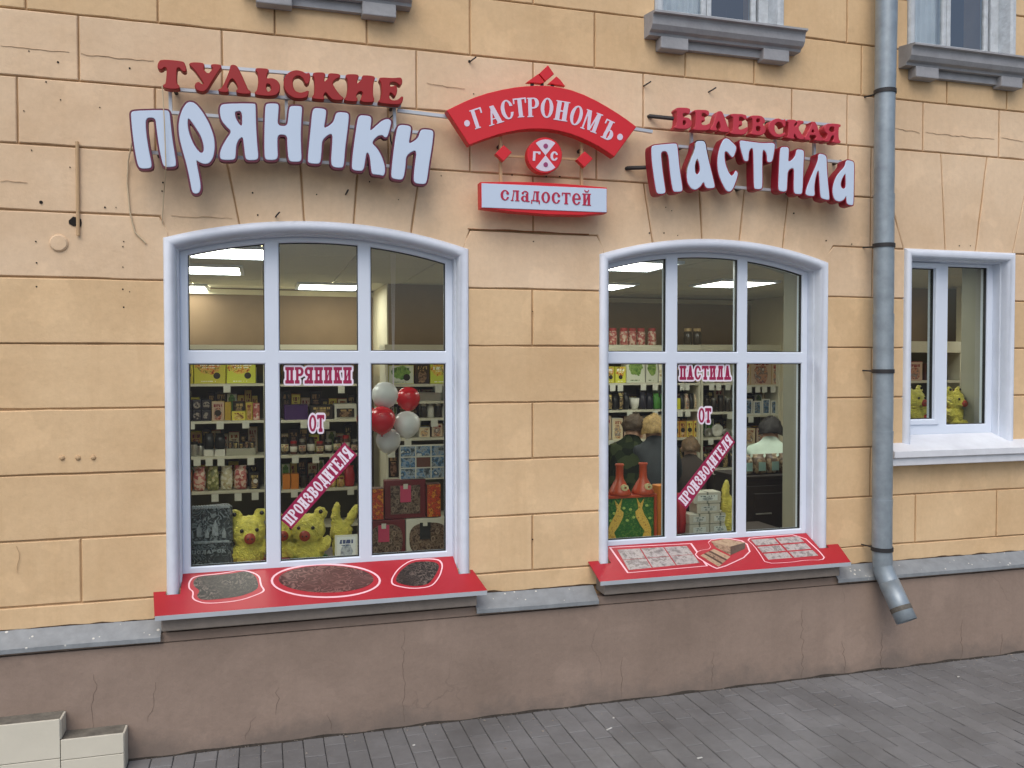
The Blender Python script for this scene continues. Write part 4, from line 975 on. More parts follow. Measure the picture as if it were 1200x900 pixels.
obj('lozenge', MB().prism(tr2([(482,164),(543,120),(578,163),(560,170)], YD), [], YD, YD+.03, ch=.002), M_RED, s2)
obj('lozenge', MB().prism(tr2([(597,170),(640,132),(660,150),(686,184)], YD), [], YD, YD+.03, ch=.002), M_RED, s2)
for x in (513, 565, 620):
    obj('peg', MB().prism(tr2([(x-7, 160), (x+7, 160), (x+7, 200), (x-7, 200)], YD+.01), [], YD+.01, YD+.025), M_IRON, s2)
for pts in ([(318,540),(362,495),(405,533),(361,580)], [(747,572),(790,528),(832,567),(788,612)]):
    obj('lozenge', MB().prism(tr2(pts, YB), [], YB, YB+.035, ch=.002), M_RED, s2)
em = obj('round_emblem', MB().prism(tr2(_ell(578, 549, 92, 95, 40), YB), [], YB, YB+.05, ch=.003), M_RED, s2)
def wedge(a0, a1, cx, cy, rx, ry, n=12): return [(cx, cy)]+[(cx+rx*math.cos(rad(a0+(a1-a0)*k/n)), cy-ry*math.sin(rad(a0+(a1-a0)*k/n))) for k in range(n+1)]
for a0, a1 in ((50, 130), (230, 310)):
    obj('emblem_wedge', MB().prism(tr2(wedge(a0, a1, 582, 549, 80, 84), YB-.002), [], YB-.002, YB+.001), M_LETW, em)
for cx, cy in ((583, 500), (583, 598)):
    obj('emblem_dot', MB().prism(tr2(_ell(cx, cy, 12, 13, 16), YB-.004), [], YB-.004, YB-.0005), mat('purple_dot', C(150, 60, 110), .45, .03), em)
for ch, cx in (('Г', 536), ('С', 628)):
    obj('emblem_letter', print_word(MB(), word(ch, SANS, res=64), rotquad(510+cx/4.5, 60+553/4.5, 40/4.5, 50/4.5, -3), YB-.002, .003), M_LETW, em)
plate = obj('lower_plate', MB().prism(tr2([(238,690),(400,688),(560,692),(720,702),(907,719),(907,853),(780,866),(600,862),(420,848),(241,827)], YB+.004), [], YB+.004, YB+.07, ch=.003), M_RED, s2)
obj('plate_face', MB().prism(tr2([(245,696),(905,725),(905,850),(246,824)], YB), [], YB, YB+.005, ch=.0015), M_SIGNW, plate)
q = [(510+345/4.5, 60+785/4.5), (510+822/4.5, 60+815/4.5), (510+822/4.5, 60+752/4.5), (510+345/4.5, 60+730/4.5)]
obj('lettering', print_word(MB(), word('сладостей', BOLDSERIF, .16, res=80), q, YB-.003, .0035), mat('crimson_vinyl', C(178, 30, 66), .45, .03), plate)
for a, b in [((587, 154), (587, 214)), ((682, 164), (682, 220))]: bar(s2, a, b, -.09, .016, .018, 'post', M_CREAM)
bar(s2, (580, 182), (690, 187), -.071, .013, .012, 'rail', M_CREAM)
for a, b in [((466, 129), (530, 137)), ((740, 150), (765, 154))]: bar(s2, a, b, -.085, .018, .02)
for px, py in [(540, 138), (640, 140), (735, 155), (587, 170), (682, 175), (600, 240), (680, 242)]: stand(s2, px, py, -.06)
obj('cable', MB().tube([P(463, 133, -.05), P(455, 140, -.02), P(458, 165, -.012), P(466, 190, -.01)], .004, 6), M_IRON, s1)
# loose cables and rod on the wall
M_TAPE = M_WIRE
tag(obj('painted_rod', MB().tube([P(90.5, 166, -.012), P(91.5, 276, -.012)], .0085, 8), M_CREAM), 'thin cream painted rod fixed upright on the wall above a chipped hole', 'rod')
tag(obj('hanging_cable', MB().tube([P(155, 165, -.05), P(150, 190, -.012), P(149, 215, -.008), P(152, 248, -.008), P(158, 272, -.008), P(171, 285, -.008)], .0042, 6), M_WIRE), 'loose cream cable curling below the first white letter', 'cable')
tag(obj('hanging_cable', MB().tube([P(190, 100, -.2), P(192.5, 140, -.2), P(194.5, 196, -.19), P(192, 225, -.05), P(190, 262, -.008)], .003, 6), M_WIRE), 'thin cream cable hanging straight in front of the first white letter', 'cable')

# ------------------------------------------------------------------ red printed boards on the window ledges
M_REDB = mat('red_printed_sheet', C(168, 30, 44), .4, .05, 7, spec=.5)
M_OUTL = mat('pale_pink_outline', C(240, 196, 204), .4, .03)
M_GING = embossed('gingerbread_print', C(24, 18, 16), C(42, 33, 29), C(104, 92, 84), 46., bump=.0)
M_GING2 = embossed('cake_print', C(58, 30, 26), C(86, 50, 45), C(134, 98, 90), 40., bump=.0, stretch=(.6, 1, 1))
M_GREYP = printed('pastila_print', [C(110, 100, 98), C(146, 138, 136), C(178, 170, 166), C(120, 110, 106), C(168, 162, 160)], 14, kind='noise')
M_BROWNP = printed('pastila_brown_print', [C(84, 60, 46), C(128, 98, 76), C(160, 132, 108), C(96, 72, 56)], 34, kind='noise')
M_TANP = printed('pastila_tan_print', [C(150, 122, 96), C(176, 150, 122), C(140, 110, 84)], 30, kind='noise'); M_DKP = printed('pastila_shadow_print', [C(64, 44, 34), C(84, 60, 46), C(70, 50, 38)], 30, kind='noise')
def shrink(p, k): c = (sum(x for x, _ in p)/len(p), sum(y for _, y in p)/len(p)); return [(c[0]+(x-c[0])*k, c[1]+(y-c[1])*k) for x, y in p]
def sill_cover(w, corners, label, pics):
    """corners (picture): wall-left, wall-right, front-left, front-right"""
    yb, yw, yf_ = .112, -.03, -.165
    zb, zf_ = CZ-1.137, CZ-1.279
    zz = lambda y: zf_+(zb-zf_)*(y-yf_)/(yb-yf_)
    wl, wr = PX(*corners[0], yw), PX(*corners[1], yw); fl, fr = PX(*corners[2], yf_), PX(*corners[3], yf_)
    il, ir = w.x0+.064, w.x1-.064; ol, orr = w.x0-.008, w.x1+.008
    plan = [(il, yb), (ir, yb), (ir, yw), (orr, yw), (orr, -.004), (wr, -.004), (fr, yf_), (fl, yf_), (wl, -.004), (ol, -.004), (ol, yw), (il, yw)]
    t = thing('sill_board', label, 'sill board', ((wl+wr)/2, -.08, zz(-.08)))
    n = len(plan); vs = [(x, y, zz(y)) for x, y in plan]+[(x, y, zz(y)-.006) for x, y in plan]
    tri = tessellate_polygon([[Vector((x, y, 0)) for x, y in plan]])
    fs = [tuple(t_) for t_ in tri]+[tuple(n+i for i in reversed(t_)) for t_ in tri]+[(i, (i+1) % n, n+(i+1) % n, n+i) for i in range(n)]
    obj('board', mesh('board', vs, fs), M_REDB, t)
    e = MB().box(fl+.002, fr-.002, yf_-.006, yf_-.0005, zf_-.024, zf_-.001); obj('metal_edge', e, M_RAIL, t)
    nrm = Vector((0, zf_-zb, yb-yf_)).normalized()
    for (zm, pts, m, lift, nm, it) in pics:
        p0 = Vector((0, yf_, zf_))+nrm*lift
        pp = [PP(*p, p0, nrm) for p in (chaikin(zoomed(*zm, pts), it, .22) if it else zoomed(*zm, pts))]
        tri = tessellate_polygon([pp]); n = len(pp); vs = pp+[p-nrm*(lift-.0003) for p in pp]
        fs = [tuple(t_) for t_ in tri]+[(i, (i+1) % n, n+(i+1) % n, n+i) for i in range(n)]
        obj(nm, mesh(nm, vs, fs), m, t)
    return t
K1 = (160, 620, 1200/440); K2 = (680, 600, 1200/330)
o1 = [(165,170),(180,150),(280,140),(340,128),(395,145),(400,180),(412,195),(400,205),(330,230),(220,240),(175,225),(180,200),(165,190)]
i1 = shrink([(187,165),(202,152),(300,145),(345,135),(375,150),(385,185),(365,200),(320,215),(215,226),(195,213),(207,195),(187,182)], 1.06)
o3 = [(812,160),(835,125),(880,95),(965,93),(982,112),(972,150),(945,185),(880,192),(815,180)]
i3 = shrink([(833,155),(850,130),(885,106),(950,106),(965,120),(950,150),(930,175),(885,181),(835,170)], 1.07)
mids = shrink
sill_cover(W1, [(179, 690), (555, 665), (181, 722), (571, 690)], 'red printed ledge board with two gingerbread pictures and a large oval one', [
    (K1, o1, M_OUTL, .0012, 'print_outline', 2), (K1, mids(o1, .955), M_REDB, .0018, 'print_ground', 2), (K1, i1, M_GING, .0026, 'gingerbread_picture', 2),
    (K1, _ell(605, 165, 176, 55, 40), M_OUTL, .0012, 'print_outline', 0), (K1, _ell(605, 165, 169, 50, 40), M_REDB, .0018, 'print_ground', 0), (K1, _ell(606, 160, 152, 43, 40), M_GING2, .0026, 'cake_picture', 0),
    (K1, o3, M_OUTL, .0012, 'print_outline', 2), (K1, mids(o3, .94), M_REDB, .0018, 'print_ground', 2), (K1, i3, M_GING, .0026, 'gingerbread_picture', 2)])
q1 = [(122,150),(475,133),(545,230),(200,260)]; q1i = [(155,160),(455,143),(512,217),(205,248)]
q2 = [(540,120),(620,108),(710,125),(730,180),(590,245),(555,230),(485,185),(500,165),(560,155)]
q3 = [(705,112),(770,105),(940,92),(1045,190),(1035,205),(960,205),(900,215),(790,220),(765,180),(740,145)]
q3i = [(722,116),(930,100),(1020,188),(960,192),(900,202),(800,206),(775,178)]
g3 = []
for r_ in range(3):
    for c_ in range(2):
        f = lambda u, v: ((722+(930-722)*u)*(1-v)+(800+(1022-800)*u)*v, (116+(100-116)*u)*(1-v)+(206+(188-206)*u)*v)
        u0, u1_, v0, v1 = c_/2+.02, (c_+1)/2-.02, r_/3+.03, (r_+1)/3-.03
        g3.append((K2, [f(u0, v0), f(u1_, v0), f(u1_, v1), f(u0, v1)], M_GREYP, .0026, 'pastila_picture', 0))
g1 = []
for r_ in range(2):
    for c_ in range(3):
        f = lambda u, v: ((155+(455-155)*u)*(1-v)+(205+(512-205)*u)*v, (160+(143-160)*u)*(1-v)+(248+(217-248)*u)*v)
        u0, u1_, v0, v1 = c_/3+.008, (c_+1)/3-.008, r_/2+.01, (r_+1)/2-.01
        g1.append((K2, [f(u0, v0), f(u1_, v0), f(u1_, v1), f(u0, v1)], M_GREYP, .0026, 'pastila_picture', 0))
sill_cover(W2, [(691, 655), (985, 633), (703, 683), (997, 657)], 'red printed ledge board with grey slab pictures and a brown stack between them', [
    (K2, q1, M_OUTL, .0012, 'print_outline', 0), (K2, shrink(q1, .955), M_REDB, .0018, 'print_ground', 0)]+g1+[
    (K2, q2, M_OUTL, .0031, 'print_outline', 1), (K2, shrink(q2, .95), M_REDB, .0036, 'print_ground', 1),
    (K2, [(556,126),(620,114),(704,130),(640,147)], M_TANP, .0044, 'pastila_picture', 0), (K2, [(556,126),(640,147),(640,184),(580,152)], M_BROWNP, .0044, 'pastila_picture', 0), (K2, [(640,147),(704,130),(701,157),(640,184)], M_DKP, .0044, 'pastila_picture', 0),
    ]+[(K2, [(512+58*a_+78*0, 185-28*a_), (512+58*b_, 185-28*b_), (590+50*b_, 233-43*b_), (590+50*a_, 233-43*a_)], (M_TANP, M_DKP, M_BROWNP, M_DKP, M_TANP)[k_], .0044, 'pastila_picture', 0) for k_, (a_, b_) in enumerate(((0, .24), (.25, .36), (.37, .6), (.61, .72), (.73, 1)))]+[
    (K2, q3, M_OUTL, .0012, 'print_outline', 1), (K2, shrink(q3, .965), M_REDB, .0018, 'print_ground', 1)]+g3)

# ------------------------------------------------------------------ lettering stuck on the glass
M_MAG = mat('magenta_vinyl', C(150, 20, 72), .4, .04)
M_WV = mat('white_vinyl', C(232, 224, 236), .4, .03)
def sticker(text, q, label, inverse=False, grow=.12, S=SLAB, gap=.07):
    Y = .1325; c = P(*q[0], Y); t = thing('window_sticker', label, 'sticker', (c.x, Y, c.z))
    if inverse:
        o = [quad(p, q) for p in ((-.02, -.2), (1.02, -.2), (1.02, 1.2), (-.02, 1.2))]
        obj('banner', MB().prism([xz(p, Y) for p in o], [], Y, Y+.0012), M_MAG, t)
        obj('lettering', print_word(MB(), word(text, S, gap, res=64), q, Y-.0012, .0016), M_WV, t)
    else:
        obj('white_outline', print_word(MB(), word(text, S, gap, grow=grow, res=64, soft=2), q, Y, .0012), M_WV, t)
        obj('lettering', print_word(MB(), word(text, S, gap, res=64), q, Y-.0012, .0016), M_MAG, t)
def rq(x0, y0, x1, y1, dy=0): return [(x0, y1), (x1, y1+dy), (x1, y0+dy), (x0, y0)]
sticker('ПРЯНИКИ', rq(334.4, 430, 412.2, 449.4), 'magenta seven-letter word with white outline on the balloon window')
sticker('ОТ', rq(362.2, 486, 380, 506), 'short magenta two-letter word on the glass of the balloon window')
sticker('ПРОИЗВОДИТЕЛЯ', [(341, 616.6), (415, 533), (404.2, 522.1), (330.7, 607.7)], 'slanting magenta banner with white letters in front of yellow figures', True, S=SLABTHIN, gap=.1)
sticker('ПАСТИЛА', rq(796.5, 428.5, 856.5, 445), 'magenta seven-letter word with white outline on the window above the stacked boxes')
sticker('ОТ', rq(818.7, 478, 833.5, 495.5), 'short magenta two-letter word on the glass above the stacked boxes')
sticker('ПРОИЗВОДИТЕЛЯ', [(803.5, 593.3), (859, 517.8), (852.4, 508.9), (794.7, 584.4)], 'slanting magenta banner with white letters over the stacked boxes', True, S=SLABTHIN, gap=.1)

# ------------------------------------------------------------------ drainpipe
M_PIPE = mat('blue_grey_galvanised_pipe', C(146, 158, 166), .42, .16, 12, metal=.35, bump=.12, bscale=18)
M_RUST = mat('worn_pipe_band', C(96, 92, 84), .7, .3, 40, metal=.2)
YP = -.135
dp = thing('drainpipe', 'blue grey round drainpipe with black clamps and a kinked outlet', 'drainpipe', (PX(1034, 600, YP), YP, PH(1034, 735, YP)))
def pipe_pt(y):
    xs = [(-400, 1042), (0, 1039), (150, 1036.5), (430, 1035), (640, 1033.5), (668, 1034.5)]
    for (a, xa), (b, xb) in zip(xs, xs[1:]):
        if a <= y <= b: return P(xa+(xb-xa)*(y-a)/(b-a), y, YP)
seams = [-400, 88, 228, 368, 505, 585, 664]; rr = .0635
for i, (a, b) in enumerate(zip(seams, seams[1:])):
    r0 = rr*(1.06 if i == 0 else 1.0); n = 7
    m_ = MB().tube([pipe_pt(a+(b-a)*k/n+(0 if k else .0)) for k in range(n+1)], [r0*(1.0 if k < n else .965)+.0022*(k == 0) for k in range(n+1)], 28)
    o = obj('pipe_section', m_, M_PIPE, dp, smooth=True); smooth_by_angle(o.data, 40)
for y in (108, 288, 435, 643):
    p = pipe_pt(y); cl = obj('clamp', MB().lathe([(rr+.001, -.013), (rr+.006, -.013), (rr+.006, .013), (rr+.001, .013)], p.x, p.y, p.z, 28), M_IRON, dp)
    obj('clamp_spike', MB().tube([(p.x-.03, p.y+.05, p.z), (p.x-.05, .004, p.z+.004)], .005, 6), M_IRON, cl)
e0 = pipe_pt(663); e3 = P(1062.5, 728, -.31); e1 = P(1037, 672, YP-.012); e2 = e1.lerp(e3, .22)
o = obj('elbow', MB().tube([e0, e1, e1.lerp(e2, .6), e2], [rr, rr*1.02, rr*1.01, rr], 28), M_PIPE, dp); smooth_by_angle(o.data, 40)
dd = (e3-e2).normalized()
o = obj('outlet', MB().tube([e2-dd*.01, e2.lerp(e3, .5), e3], [rr*1.03, rr*1.03, rr*1.05], 28, caps=False), M_PIPE, dp); smooth_by_angle(o.data, 40)
o.modifiers.new('wall_thickness', 'SOLIDIFY').thickness = .003
obj('worn_band', MB().tube([e2.lerp(e3, .62), e2.lerp(e3, .74)], [rr*1.06, rr*1.065], 28, caps=False), M_RUST, dp, smooth=True)
obj('outlet_inside', MB().tube([e2.lerp(e3, .3), e2.lerp(e3, .32)], [rr*.97, rr*.97], 28), M_HOLE, dp)

# ------------------------------------------------------------------ pavement and steps
M_PAVE = plaster('concrete_paver', C(124, 124, 124), C(92, 90, 88), .3, rnd=.07, bump=.3, pos=True)
M_SAND = mat('joint_sand', C(58, 58, 58), .95, .2, 30, bump=.4, bscale=80)
M_GROUND = mat('asphalt', C(78, 80, 82), .9, .15, 3, bump=.3, bscale=90)
g = MB().put([(-150, -150, -.03), (150, -150, -.03), (150, .1, -.03), (-150, .1, -.03)], [(0, 1, 2, 3)])
struct(obj('ground', mesh('ground', g.v, g.f, False), M_GROUND))
pv = struct(obj('pavement', MB().box(-6, 11, -3.4, -.0705, -.06, -.009), M_SAND))
pw, pl_, gp = .109, .218, .0035
def paver_mesh(nm, w, l):
    bm = bmesh.new(); bmesh.ops.create_cube(bm, size=1)
    for v in bm.verts: v.co = Vector((v.co.x*w, v.co.y*l, v.co.z*.05-.025))
    top = [e for e in bm.edges if all(v.co.z > -.01 for v in e.verts)]
    bmesh.ops.bevel(bm, geom=top, offset=.0035, segments=1, affect='EDGES'); me = bpy.data.meshes.new(nm); bm.to_mesh(me); bm.free(); me.materials.append(M_PAVE); return me
pm_full = paver_mesh('paver', pw-gp, pl_-gp); pm_half = paver_mesh('paver_half', pw-gp, pl_/2-gp)
cells = []
for i in range(-52, 100):
    x = i*pw+.03; off = (i % 2)*pl_/2+random.uniform(-.012, .012); y = -.0705
    first = True
    while y > -3.3:
        l = pl_/2 if (first and i % 2) else pl_
        cells.append((x, y-l/2, l)); y -= l; first = False
def in_view(x, y):
    d = Vector((x, y, 0))-CAM; z = d.dot(CW)
    if z <= .2: return 1e9
    u, v = 600+FPX*d.dot(CR)/z, 450-FPX*d.dot(CU)/z
    return max(0, -u, u-1200, v-900)
cells.sort(key=lambda c: (in_view(c[0], c[1]) > 12, -c[0]*0 + (Vector((c[0], c[1], 0))-CAM).length))
far = MB()
for n_, (x, y, l) in enumerate(cells):
    z = random.gauss(0, .0013); rx, ry = random.gauss(0, .004), random.gauss(0, .006)
    if n_ < 298:
        o = bpy.data.objects.new('paver', pm_half if l < pl_*.9 else pm_full); COL.objects.link(o); o.parent = pv
        o.location = (x, y, z); o.rotation_euler = (rx, ry, random.gauss(0, .006))
    else:
        far.box(x-pw/2+gp/2, x+pw/2-gp/2, y-l/2+gp/2, y+l/2-gp/2, -.045, z)
fo = obj('paver_field', mesh('paver_field', far.v, far.f, False), M_PAVE, pv); fo['kind'] = 'stuff'
# grit, sand and crumbs of plaster gathered along the foot of the wall
rg = random.Random(5); gr = MB()
for k in range(700):
    x_ = rg.uniform(-1.3, 6.2); d_ = rg.random()**2.6*.5+.004; s_ = rg.uniform(.0015, .0055)*(1 if rg.random() < .93 else 1.8); z_ = .002
    y_ = -.0705-d_; a_ = rg.uniform(0, 6.28)
    vs = [(x_+s_*math.cos(a_+q_*2.09)*rg.uniform(.6, 1.2), y_+s_*math.sin(a_+q_*2.09)*rg.uniform(.6, 1.2), z_) for q_ in range(3)]+[(x_, y_, z_+s_*rg.uniform(.4, .9))]
    gr.put(vs, [(0, 1, 3), (1, 2, 3), (2, 0, 3), (0, 2, 1)])
go = obj('grit', mesh('grit', gr.v, gr.f, False), mat('pale_grit', C(140, 132, 122), .95, .4, 25)); go['kind'] = 'stuff'; go['label'] = 'fine grit and crumbs scattered along the foot of the plinth'; go['category'] = 'grit'
dn, up = [], []
for k in range(260):
    x_ = -1.4+7.7*k/259; h_ = .004+.016*max(0, noise.noise(Vector((x_*5, 2, 0)))+.35); up.append((x_, h_)); dn.append((x_, -.008))
obj('dirt_line', MB().prism(dn+up[::-1], [], -.0735, -.0695), mat('damp_dirt', C(66, 60, 54), .95, .35, 40, bump=.5), bld)
# bits of litter
M_LIT = mat('pale_litter', C(200, 200, 194), .7, .1)
for (px, py, l, a, lab) in [(485, 873, .014, .3, 'pale crumb of litter on the paving below the balloon window'), (714, 854, .045, .5, 'curled pale scrap of paper on the paving near the wall'), (820, 888, .03, .1, 'flat pale scrap lying on the grey paving'), (719, 841, .014, 1.1, 'small pale crumb beside the curled scrap of paper'), (1123, 793, .016, .2, 'pale crumb of litter on the paving below the drainpipe')]:
    p = PZ(px, py, .004); m_ = MB().bbox(-l/2, l/2, -.005, .005, 0, .004, .001)
    o = obj('litter_scrap', m_, M_LIT); o.location = (p.x, p.y, .0015); o.rotation_euler = (0, 0, a); tag(o, lab, 'litter')

# tiled steps at the entrance side
M_TILE = mat('beige_stone_tile', C(206, 202, 186), .45, .05, 5, rnd=.03, bump=.08)
M_CEM = mat('dirty_cement', C(112, 108, 98), .95, .3, 18, bump=.8, bscale=35)
ys = -.2; st_ = thing('entrance_steps', 'low stepped block clad in beige tiles against the plinth', 'steps', (PX(60, 880, ys), ys, 0))
xa, xb, xc = PX(70.5, 860, ys), PX(145, 880, ys), -2.9
za, zb_ = PH(70, 843, ys), PH(120, 862, ys)
obj('core', MB().box(xc+.01, xa-.008, ys+.012, -.0712, -.004, za-.006).box(xa-.0078, xb-.008, ys+.012, -.0712, -.004, zb_-.006), M_CEM, st_)
x = xa
while x > xc+.05:
    x2 = max(xc, x-.6)
    for z0, z1 in ((0, .108), (.11, za)): 
        if z1-z0 > .01: obj('tile', MB().bbox(x2+.0015, x-.0015, ys, ys+.0115, z0+.001, z1, .0025), M_TILE, st_)
    x = x2
for z0, z1 in ((0, .096), (.098, zb_)):
    if z1-z0 > .01: obj('tile', MB().bbox(xa+.0015, xb, ys, ys+.0115, z0+.001, z1, .0025), M_TILE, st_)
obj('side_tile', MB().bbox(xb-.0078, xb+.003, ys+.012, -.08, 0.001, zb_-.0062, .002), M_TILE, st_)
obj('side_tile', MB().bbox(xa-.0076, xa+.003, ys+.012, -.08, zb_+.001, za-.0062, .002), M_TILE, st_)

# ------------------------------------------------------------------ the shop inside
ZF, ZCE, YBK = .0, CZ+.72, 3.9
M_FLOOR = mat('beige_floor_tile', C(178, 168, 148), .4, .15, 3)
M_BROWN = mat('brown_wallpaper', C(118, 96, 72), .85, .06, 8)
M_CREAMW = mat('cream_wall', C(206, 198, 172), .85, .04, 4)
M_CEIL = mat('mineral_ceiling_tile', C(178, 172, 146), .95, .1, 60, rnd=.03)
M_SHELF = mat('pale_shelf_board', C(206, 202, 180), .55, .04, 6)
M_SHBACK = mat('olive_shelf_back', C(84, 80, 62), .8, .1, 5)
M_TAG = mat('price_tag_card', C(214, 214, 200), .6, .06, 40)
M_LED = emit_mat('led_panel_diffuser', (1.0, .97, .9, 1), 14.0)
struct(obj('shop_floor', MB().box(XL+.2, XR-.2, .43, YBK, ZF-.05, ZF), M_FLOOR))
struct(obj('shop_back_wall', MB().box(XL+.2, XR-.2, YBK, YBK+.1, ZF, ZCE+.1), M_BROWN))
struct(obj('shop_side_wall', MB().box(XL+.1, XL+.2, .43, YBK, ZF, ZCE+.1), M_BROWN))
struct(obj('shop_side_wall', MB().box(XR-.2, XR-.1, .43, YBK, ZF, ZCE+.1), M_BROWN))
struct(obj('ceiling_cornice', MB().box(XL+.21, XR-.21, YBK-.035, YBK-.001, ZCE-.05, ZCE-.003), M_CREAMW))
ce = struct(obj('shop_ceiling', MB().box(XL+.2, XR-.2, .43, YBK-.001, ZCE+.012, ZCE+.08), M_CREAMW))
tm = MB().bbox(-.296, .296, -.296, .296, 0, .011, .004).mesh('ceiling_tile'); tm.materials.append(M_CEIL)
x = XL+.5
while x < XR-.4:
    y = .75
    while y < YBK-.3:
        o = bpy.data.objects.new('ceiling_tile', tm); COL.objects.link(o); o.parent = ce; o.location = (x, y, ZCE+random.uniform(-.001, .0005)); y += .6
    x += .6
# column standing out from the back wall, and the cream wall beside the small window
xc0 = PX(455, 400, 2.9); xc1 = xc0+.75
struct(obj('shop_column', MB().box(xc0, xc1, 2.9, YBK-.002, ZF, ZCE+.005), M_BROWN))
struct(obj('shop_column_side', MB().box(xc0-.012, xc0-.0005, 2.89, YBK-.003, ZF, ZCE+.004), M_CREAMW))
xr0 = PX(921, 400, 3.2)
struct(obj('shop_partition', MB().box(xr0, xr0+.6, 3.2, YBK-.002, ZF, ZCE+.004), M_CREAMW))
struct(obj('shop_partition', MB().box(PX(1128, 400, 1.7), PX(1186, 400, 1.7), 1.7, 1.78, ZF, ZCE+.004), M_CREAMW))
struct(obj('shop_partition', MB().box(PX(1045, 400, 2.0), PX(1150, 400, 2.0), 2.0, 2.08, ZF, ZCE+.004), M_BROWN))
for px, py in [(272, 294), (238, 314), (206, 335), (385, 334.5), (738, 309.5), (700, 334), (860, 331), (None, 4.56), (None, 6.75)]:  # final pair is unseen, added to brighten the room behind the small window
    p = Vector((py, 1.12, ZCE)) if px is None else PZ(px, py, ZCE); t = thing('ceiling_light', 'square white LED panel glowing in the tiled shop ceiling', 'ceiling light', (p.x, p.y, ZCE-.012), 'ceiling panels of the shop')
    obj('diffuser', MB().box(p.x-.26, p.x+.26, p.y-.26, p.y+.26, ZCE-.018, ZCE-.012), M_LED, t)
    obj('frame', MB().prism([(p.x-.29, -.29), (p.x+.29, -.29), (p.x+.29, .29), (p.x-.29, .29)], [[(p.x-.262, -.262), (p.x+.262, -.262), (p.x+.262, .262), (p.x-.262, .262)]], -.022, -.002, M=Matrix(((1, 0, 0, 0), (0, 0, 1, p.y), (0, 1, 0, ZCE), (0, 0, 0, 1)))), M_PVC, t)

# ---- shelving
YSF, DSH = 3.3, .36
def unit(x0p, x1p, ys_, label, Y=YSF, top=(404, 411), tags=()):
    xm_ = (x0p+x1p)/2; x0, x1 = PX(x0p, 480, Y), PX(x1p, 480, Y); zt = PH(xm_, top[0], Y); zt0_ = PH(xm_, top[1], Y)
    t = thing('shelving_unit', label, 'shelving', ((x0+x1)/2, Y, ZF), 'wall shelving of the shop')
    for a in (x0, x1-.022): obj('side_panel', MB().box(a, a+.022, Y+.004, Y+DSH, ZF, zt0_-.001), M_SHELF, t)
    obj('back_panel', MB().box(x0+.0225, x1-.0225, Y+DSH-.015, Y+DSH, ZF, zt0_-.001), M_SHBACK, t)
    obj('top_fascia', MB().box(x0-.004, x1+.004, Y-.004, Y+DSH, zt0_, zt), M_SHELF, t)
    zs = [PH(xm_, y, Y) for y in ys_]; z = zs[-1]-.34
    low = []
    while z > ZF+.1: low.append(z); z -= .36
    for z in zs+low: obj('shelf', MB().box(x0+.0225, x1-.0225, Y, Y+DSH-.016, z-.022, z), M_SHELF, t)
    for (px, py) in tags:
        p = P(px, py, Y-.002); obj('price_tag', MB().box(p.x-.03, p.x+.03, Y-.004, Y-.001, p.z-.038, p.z+.03), M_TAG, t)
    t['zs'] = 0; del t['zs']
    return zs
uA = unit(150, 312, (450, 494, 536, 577), 'white shelving unit with yellow fruit cartons on its top shelf', tags=[(266, 455), (224, 498), (258, 498), (288, 497), (218, 541), (231, 541), (245, 541), (259, 541), (294, 540), (252, 583), (279, 582), (299, 581)])
uB = unit(318, 425, (450, 492, 533, 573), 'white shelving unit with purple box and white windowed box, left of the column', tags=[(400, 456), (356, 497), (382, 498), (346, 538), (370, 538), (390, 538), (345, 578), (411, 575)])
YC = 2.5
uC = unit(452, 548, (450, 470, 490, 513), 'white shelving unit in front of the brown column', YC, tags=[(514, 455), (509, 495), (459, 531), (478, 519)])
uD = unit(640, 786, (449, 481, 516, 552), 'white shelving unit behind the two bending shoppers', tags=[(718, 454), (727, 454), (754, 453), (768, 453), (738, 485), (768, 485), (716, 520)])
uE = unit(787, 821, (449, 480, 513, 549), 'narrow white shelving bay beside the thin white post', tags=[(800, 453), (805, 453), (797, 484), (806, 484)])
uF = unit(822, 868.5, (449, 483, 513, 549), 'white shelving bay with round dishes on its third shelf', tags=[(834, 453), (842, 453), (853, 453), (855, 487), (833, 517), (848, 553), (855, 553), (838, 552)])
uG = unit(870, 914, (451, 486, 520, 556), 'white shelving bay with small framed photographs', tags=[(878, 456), (888, 456), (896, 456), (906, 456), (880, 491)])
uH = unit(1040, 1127, (446, 475, 505), 'white shelving behind the small window with red packs', 1.62, top=(400, 413))

# ---- goods
BOXC = {}
def goods_box(x0, x1, yt, yb, Y, depth, body, front, label, cat='box', group=None, z=None, name='carton', inset_=.004, badge=None):
    xa, xb = PX(x0, yb, Y), PX(x1, yb, Y); z0 = PH((x0+x1)/2, yb, Y) if z is None else z; z1 = z0+max(.02, PH((x0+x1)/2, yt, Y)-PH((x0+x1)/2, yb, Y))
    c = ((xa+xb)/2, Y+depth/2, z0); t = thing(name, label, cat, c, group)
    obj('carton', MB().bbox(xa+.001, xb-.001, Y, Y+depth, z0+.0004, z1, .003), body, t)
    if front is not None:
        f = obj('front_print', MB().box(xa+inset_, xb-inset_, Y-.0012, Y+.001, z0+inset_, z1-inset_), front, t)
        if badge:
            (u, v, r, m) = badge; bx, bz = xa+(xb-xa)*u, z0+(z1-z0)*v
            obj('badge', MB().lathe([(r, -.0008), (r, .001)], bx, Y-.0014, bz, 16, 'Y'), m, f)
    return t
